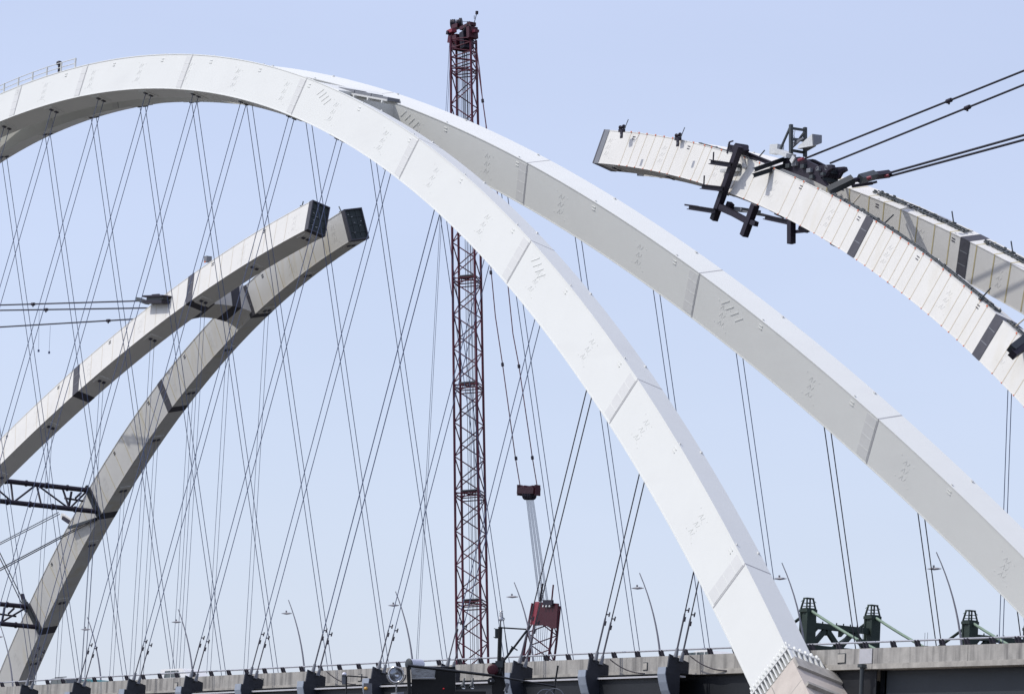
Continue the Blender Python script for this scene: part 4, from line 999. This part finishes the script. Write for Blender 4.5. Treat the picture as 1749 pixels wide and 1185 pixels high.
# searchlight 1: round, seen from the front
c = bp(677, 1151.5, DB); ax_ = (CAM-c).normalized()*1.0; ax_ = (ax_+RGT*-.25).normalized()
g = MB(); g.lathe(c, ax_, [(-.35, 0), (-.33, .10), (-.2, .17), (.02, .205), (.06, .225), (.06, .19), (-.05, .17)], 28); lampb = g.build('searchlight', 'chrome', bt, bo)
g = MB(); g.lathe(c, ax_, [(-.18, 0), (-.17, .06), (-.12, .12), (-.02, .175)], 28); g.build('reflector', 'mirror', lampb, bo)
g = MB(); g.lathe(c, ax_, [(-.02, .175), (-.25, .04), (-.25, 0)], 28); 
g = MB(); pts = [c+RGT*(.25*math.cos(a_))+UPV*(.25*math.sin(a_)) for a_ in [math.pi*(1+i/10) for i in range(11)]]; g.tube(pts, .02, 6); g.build('yoke', 'chrome', bt, bo)
bbar(677, 1168, 677, 1182, .05, 'searchlight_stem', 'chrome'); bbar(668, 1186, 690, 1184, .1, 'searchlight_stem', 'mgrey')
# searchlight 2: drum seen from the side, long pale cowl
a = bp(697.5, 1133.5, DB+.4); b = bp(731, 1134, DB+.9); d = (b-a).normalized()
g = MB(); g.lathe(a, d, [(0, 0), (0, .12), (.02, .15), (.05, .15), (.06, .135), (.46, .135), (.52, .09), (.52, 0)], 22); g.build('searchlight', 'boatw', bt, bo)
g = MB(); g.lathe(a-d*.01, d, [(0, 0), (0, .12), (.03, .155), (.05, .14)], 22); g.build('lens_ring', 'dgrey', bt, bo)
g = MB(); g.prism([bp(729, 1137, DB+.7), bp(772, 1138, DB+.7), bp(773, 1144, DB+.7), bp(730, 1142, DB+.7)], vF*.4); g.build('cowl', 'boatw', bt, bo)
bbar(697, 1137, 700, 1192, .10, 'housing_post', 'boat', DB-.1); bbar(697, 1136, 845, 1153.5, .075, 'stay_rod', 'boat', DB-.2); bbar(845, 1154, 950, 1172, .05, 'stay_rod', 'boat', DB-.2)
# small lamp and amber lamp on the left
c = bp(588, 1150); g = MB(); g.lathe(c-V((0, 0, .04)), (0, 0, 1), [(0, .03), (0, .06), (.04, .06), (.075, .035), (.08, 0)], 14); g.build('dome_lamp', 'boatw', bt, bo)
bbox(584, 1152, 592, 1168, 'lamp_case', 'mgrey', DB, .15); bbar(593, 1153.5, 628, 1156, .035, 'lamp_arm'); bbar(592, 1154, 591, 1192, .045, 'lamp_arm')
bbox(621, 1166, 635, 1192, 'lamp_case', 'mgrey', DB, .2); c = bp(625, 1175, DB-.1); g = MB(); g.lathe(c, ax_, [(-.05, 0), (-.05, .045), (.04, .045), (.06, .02), (.065, 0)], 14); g.build('amber_lamp', 'amber', bt, bo)
c = bp(758, 1175.5, DB+.3); g = MB(); g.lathe(c, ax_, [(-.03, 0), (-.03, .022), (.03, .022), (.04, 0)], 10); g.build('red_lamp', 'redl', bt, bo)
# twin horns
for u in (791.5, 806.5):
    c = bp(u, 1166); g = MB(); g.lathe(c, (ax_*.5+V((0, 0, -.8))).normalized(), [(-.16, .02), (-.05, .03), (.05, .05), (.14, .075), (.15, .06), (.02, .0)], 18); g.build('horn', 'dgrey', bt, bo)
    c2 = bp(u+.5, 1172.5, DB-.1); g = MB(); g.lathe(c2, (ax_*.8+V((0, 0, -.5))).normalized(), [(0, 0), (.01, .05), (.03, .055)], 16); g.build('horn_mouth', 'chrome', bt, bo)
bbox(775, 1180, 830, 1196, 'horn_base', 'boat', DB, .3)
# mast
bbar(854.5, 1070, 852, 1150, .115, 'mast_pole', 'boat'); bbar(855, 1058, 855, 1070, .035, 'mast_pole', 'boat'); bbox(845.5, 1073, 851, 1089, 'switch_box', 'dgrey', DB, .12)
bbar(843.5, 1073, 846, 1073, .02, 'hook'); bbar(843, 1087, 846, 1089, .02, 'hook')
c = bp(855.5, 1056); g = MB(); g.lathe(c-V((0, 0, .06)), (0, 0, 1), [(0, 0), (0, .05), (.06, .055), (.10, .045), (.10, .035), (.27, .03), (.29, 0)], 14); ml = g.build('masthead_lamp', 'lensw', bt, bo)
for i in range(4):
    g = MB(); zz = .05+i*.05; pts = [c+V((.048*math.cos(a_), .048*math.sin(a_), zz)) for a_ in [2*math.pi*j/12 for j in range(13)]]; g.tube(pts, .006, 4); g.build('lamp_guard', 'dgrey', ml, bo)
g = MB(); g.tube([bp(859, 1054), bp(862, 1056), bp(860, 1060), bp(867, 1120)], .012, 4); g.build('lamp_wire', 'boat', bt, bo)
bbar(857, 1071.5, 899, 1074, .04, 'crossarm'); bbar(900, 1076, 858, 1131, .06, 'derrick_strut'); bbar(873, 1103, 884, 1110, .035, 'cleat'); bbar(876, 1104, 871, 1113, .06, 'cleat')
bbar(856, 1146, 866, 1182, .06, 'derrick_strut'); bbar(868, 1166, 863, 1180, .1, 'grey_arm', 'mgrey')
c = bp(842, 1143, DB-.1); g = MB(); g.lathe(c, ax_, [(-.12, 0), (-.10, .10), (0, .15), (.05, .15), (.06, .1), (.06, 0)], 18); g.build('red_reel', 'red2', bt, bo)
bbox(840, 1131, 862, 1196, 'mast_foot', 'boat', DB+.1, .3); bbox(846, 1128, 859, 1139, 'winch_case', 'dgrey', DB-.15, .2)
c = bp(839, 1162.5, DB-.2); g = MB(); g.lathe(c, ax_, [(-.08, 0), (-.08, .09), (.02, .1), (.04, .08), (.04, 0)], 16); g.build('spot_lamp', 'boat', bt, bo)
g = MB(); g.lathe(c+ax_*.05, ax_, [(0, 0), (0, .02), (.01, .02), (.01, 0)], 10); g.build('spot_lens', 'lensw', bt, bo)
bbar(953, 1136, 944, 1192, .05, 'whip_antenna'); 
for u, r_ in ((932, .24), (947, .26)):
    c = bp(u, 1192, DB-.1); g = MB(); pts = [c+RGT*(r_*math.cos(a_))+UPV*(r_*math.sin(a_)) for a_ in [math.pi*(i/14) for i in range(15)]]; g.tube(pts, .018, 6); g.build('lifebuoy_ring', 'mgrey', bt, bo)
g = MB(); c = bp(713, 1187); g.lathe(c-V((0, 0, .1)), (0, 0, 1), [(0, .19), (.06, .17), (.11, .1), (.13, 0)], 18); g.build('radar_dome', 'boatw', bt, bo)

# ------------------------------------------------------------------ river and far bank
g = MB(); g.add([V((-9000, -9000, 0)), V((9000, -9000, 0)), V((9000, 9000, 0)), V((-9000, 9000, 0))], [(0, 1, 2, 3)])
MT['water'] = mat('river_water', (.045, .04, .03), .28, noise=.2, nscale=.02, bump=.6, bscale=.8)
o = g.build('river_water', 'water', None, V((0, 0, 23.0))*-1); 
for v in o.data.vertices: v.co.z = 0
o.location = (0, 0, -24.0); o['kind'] = 'structure'
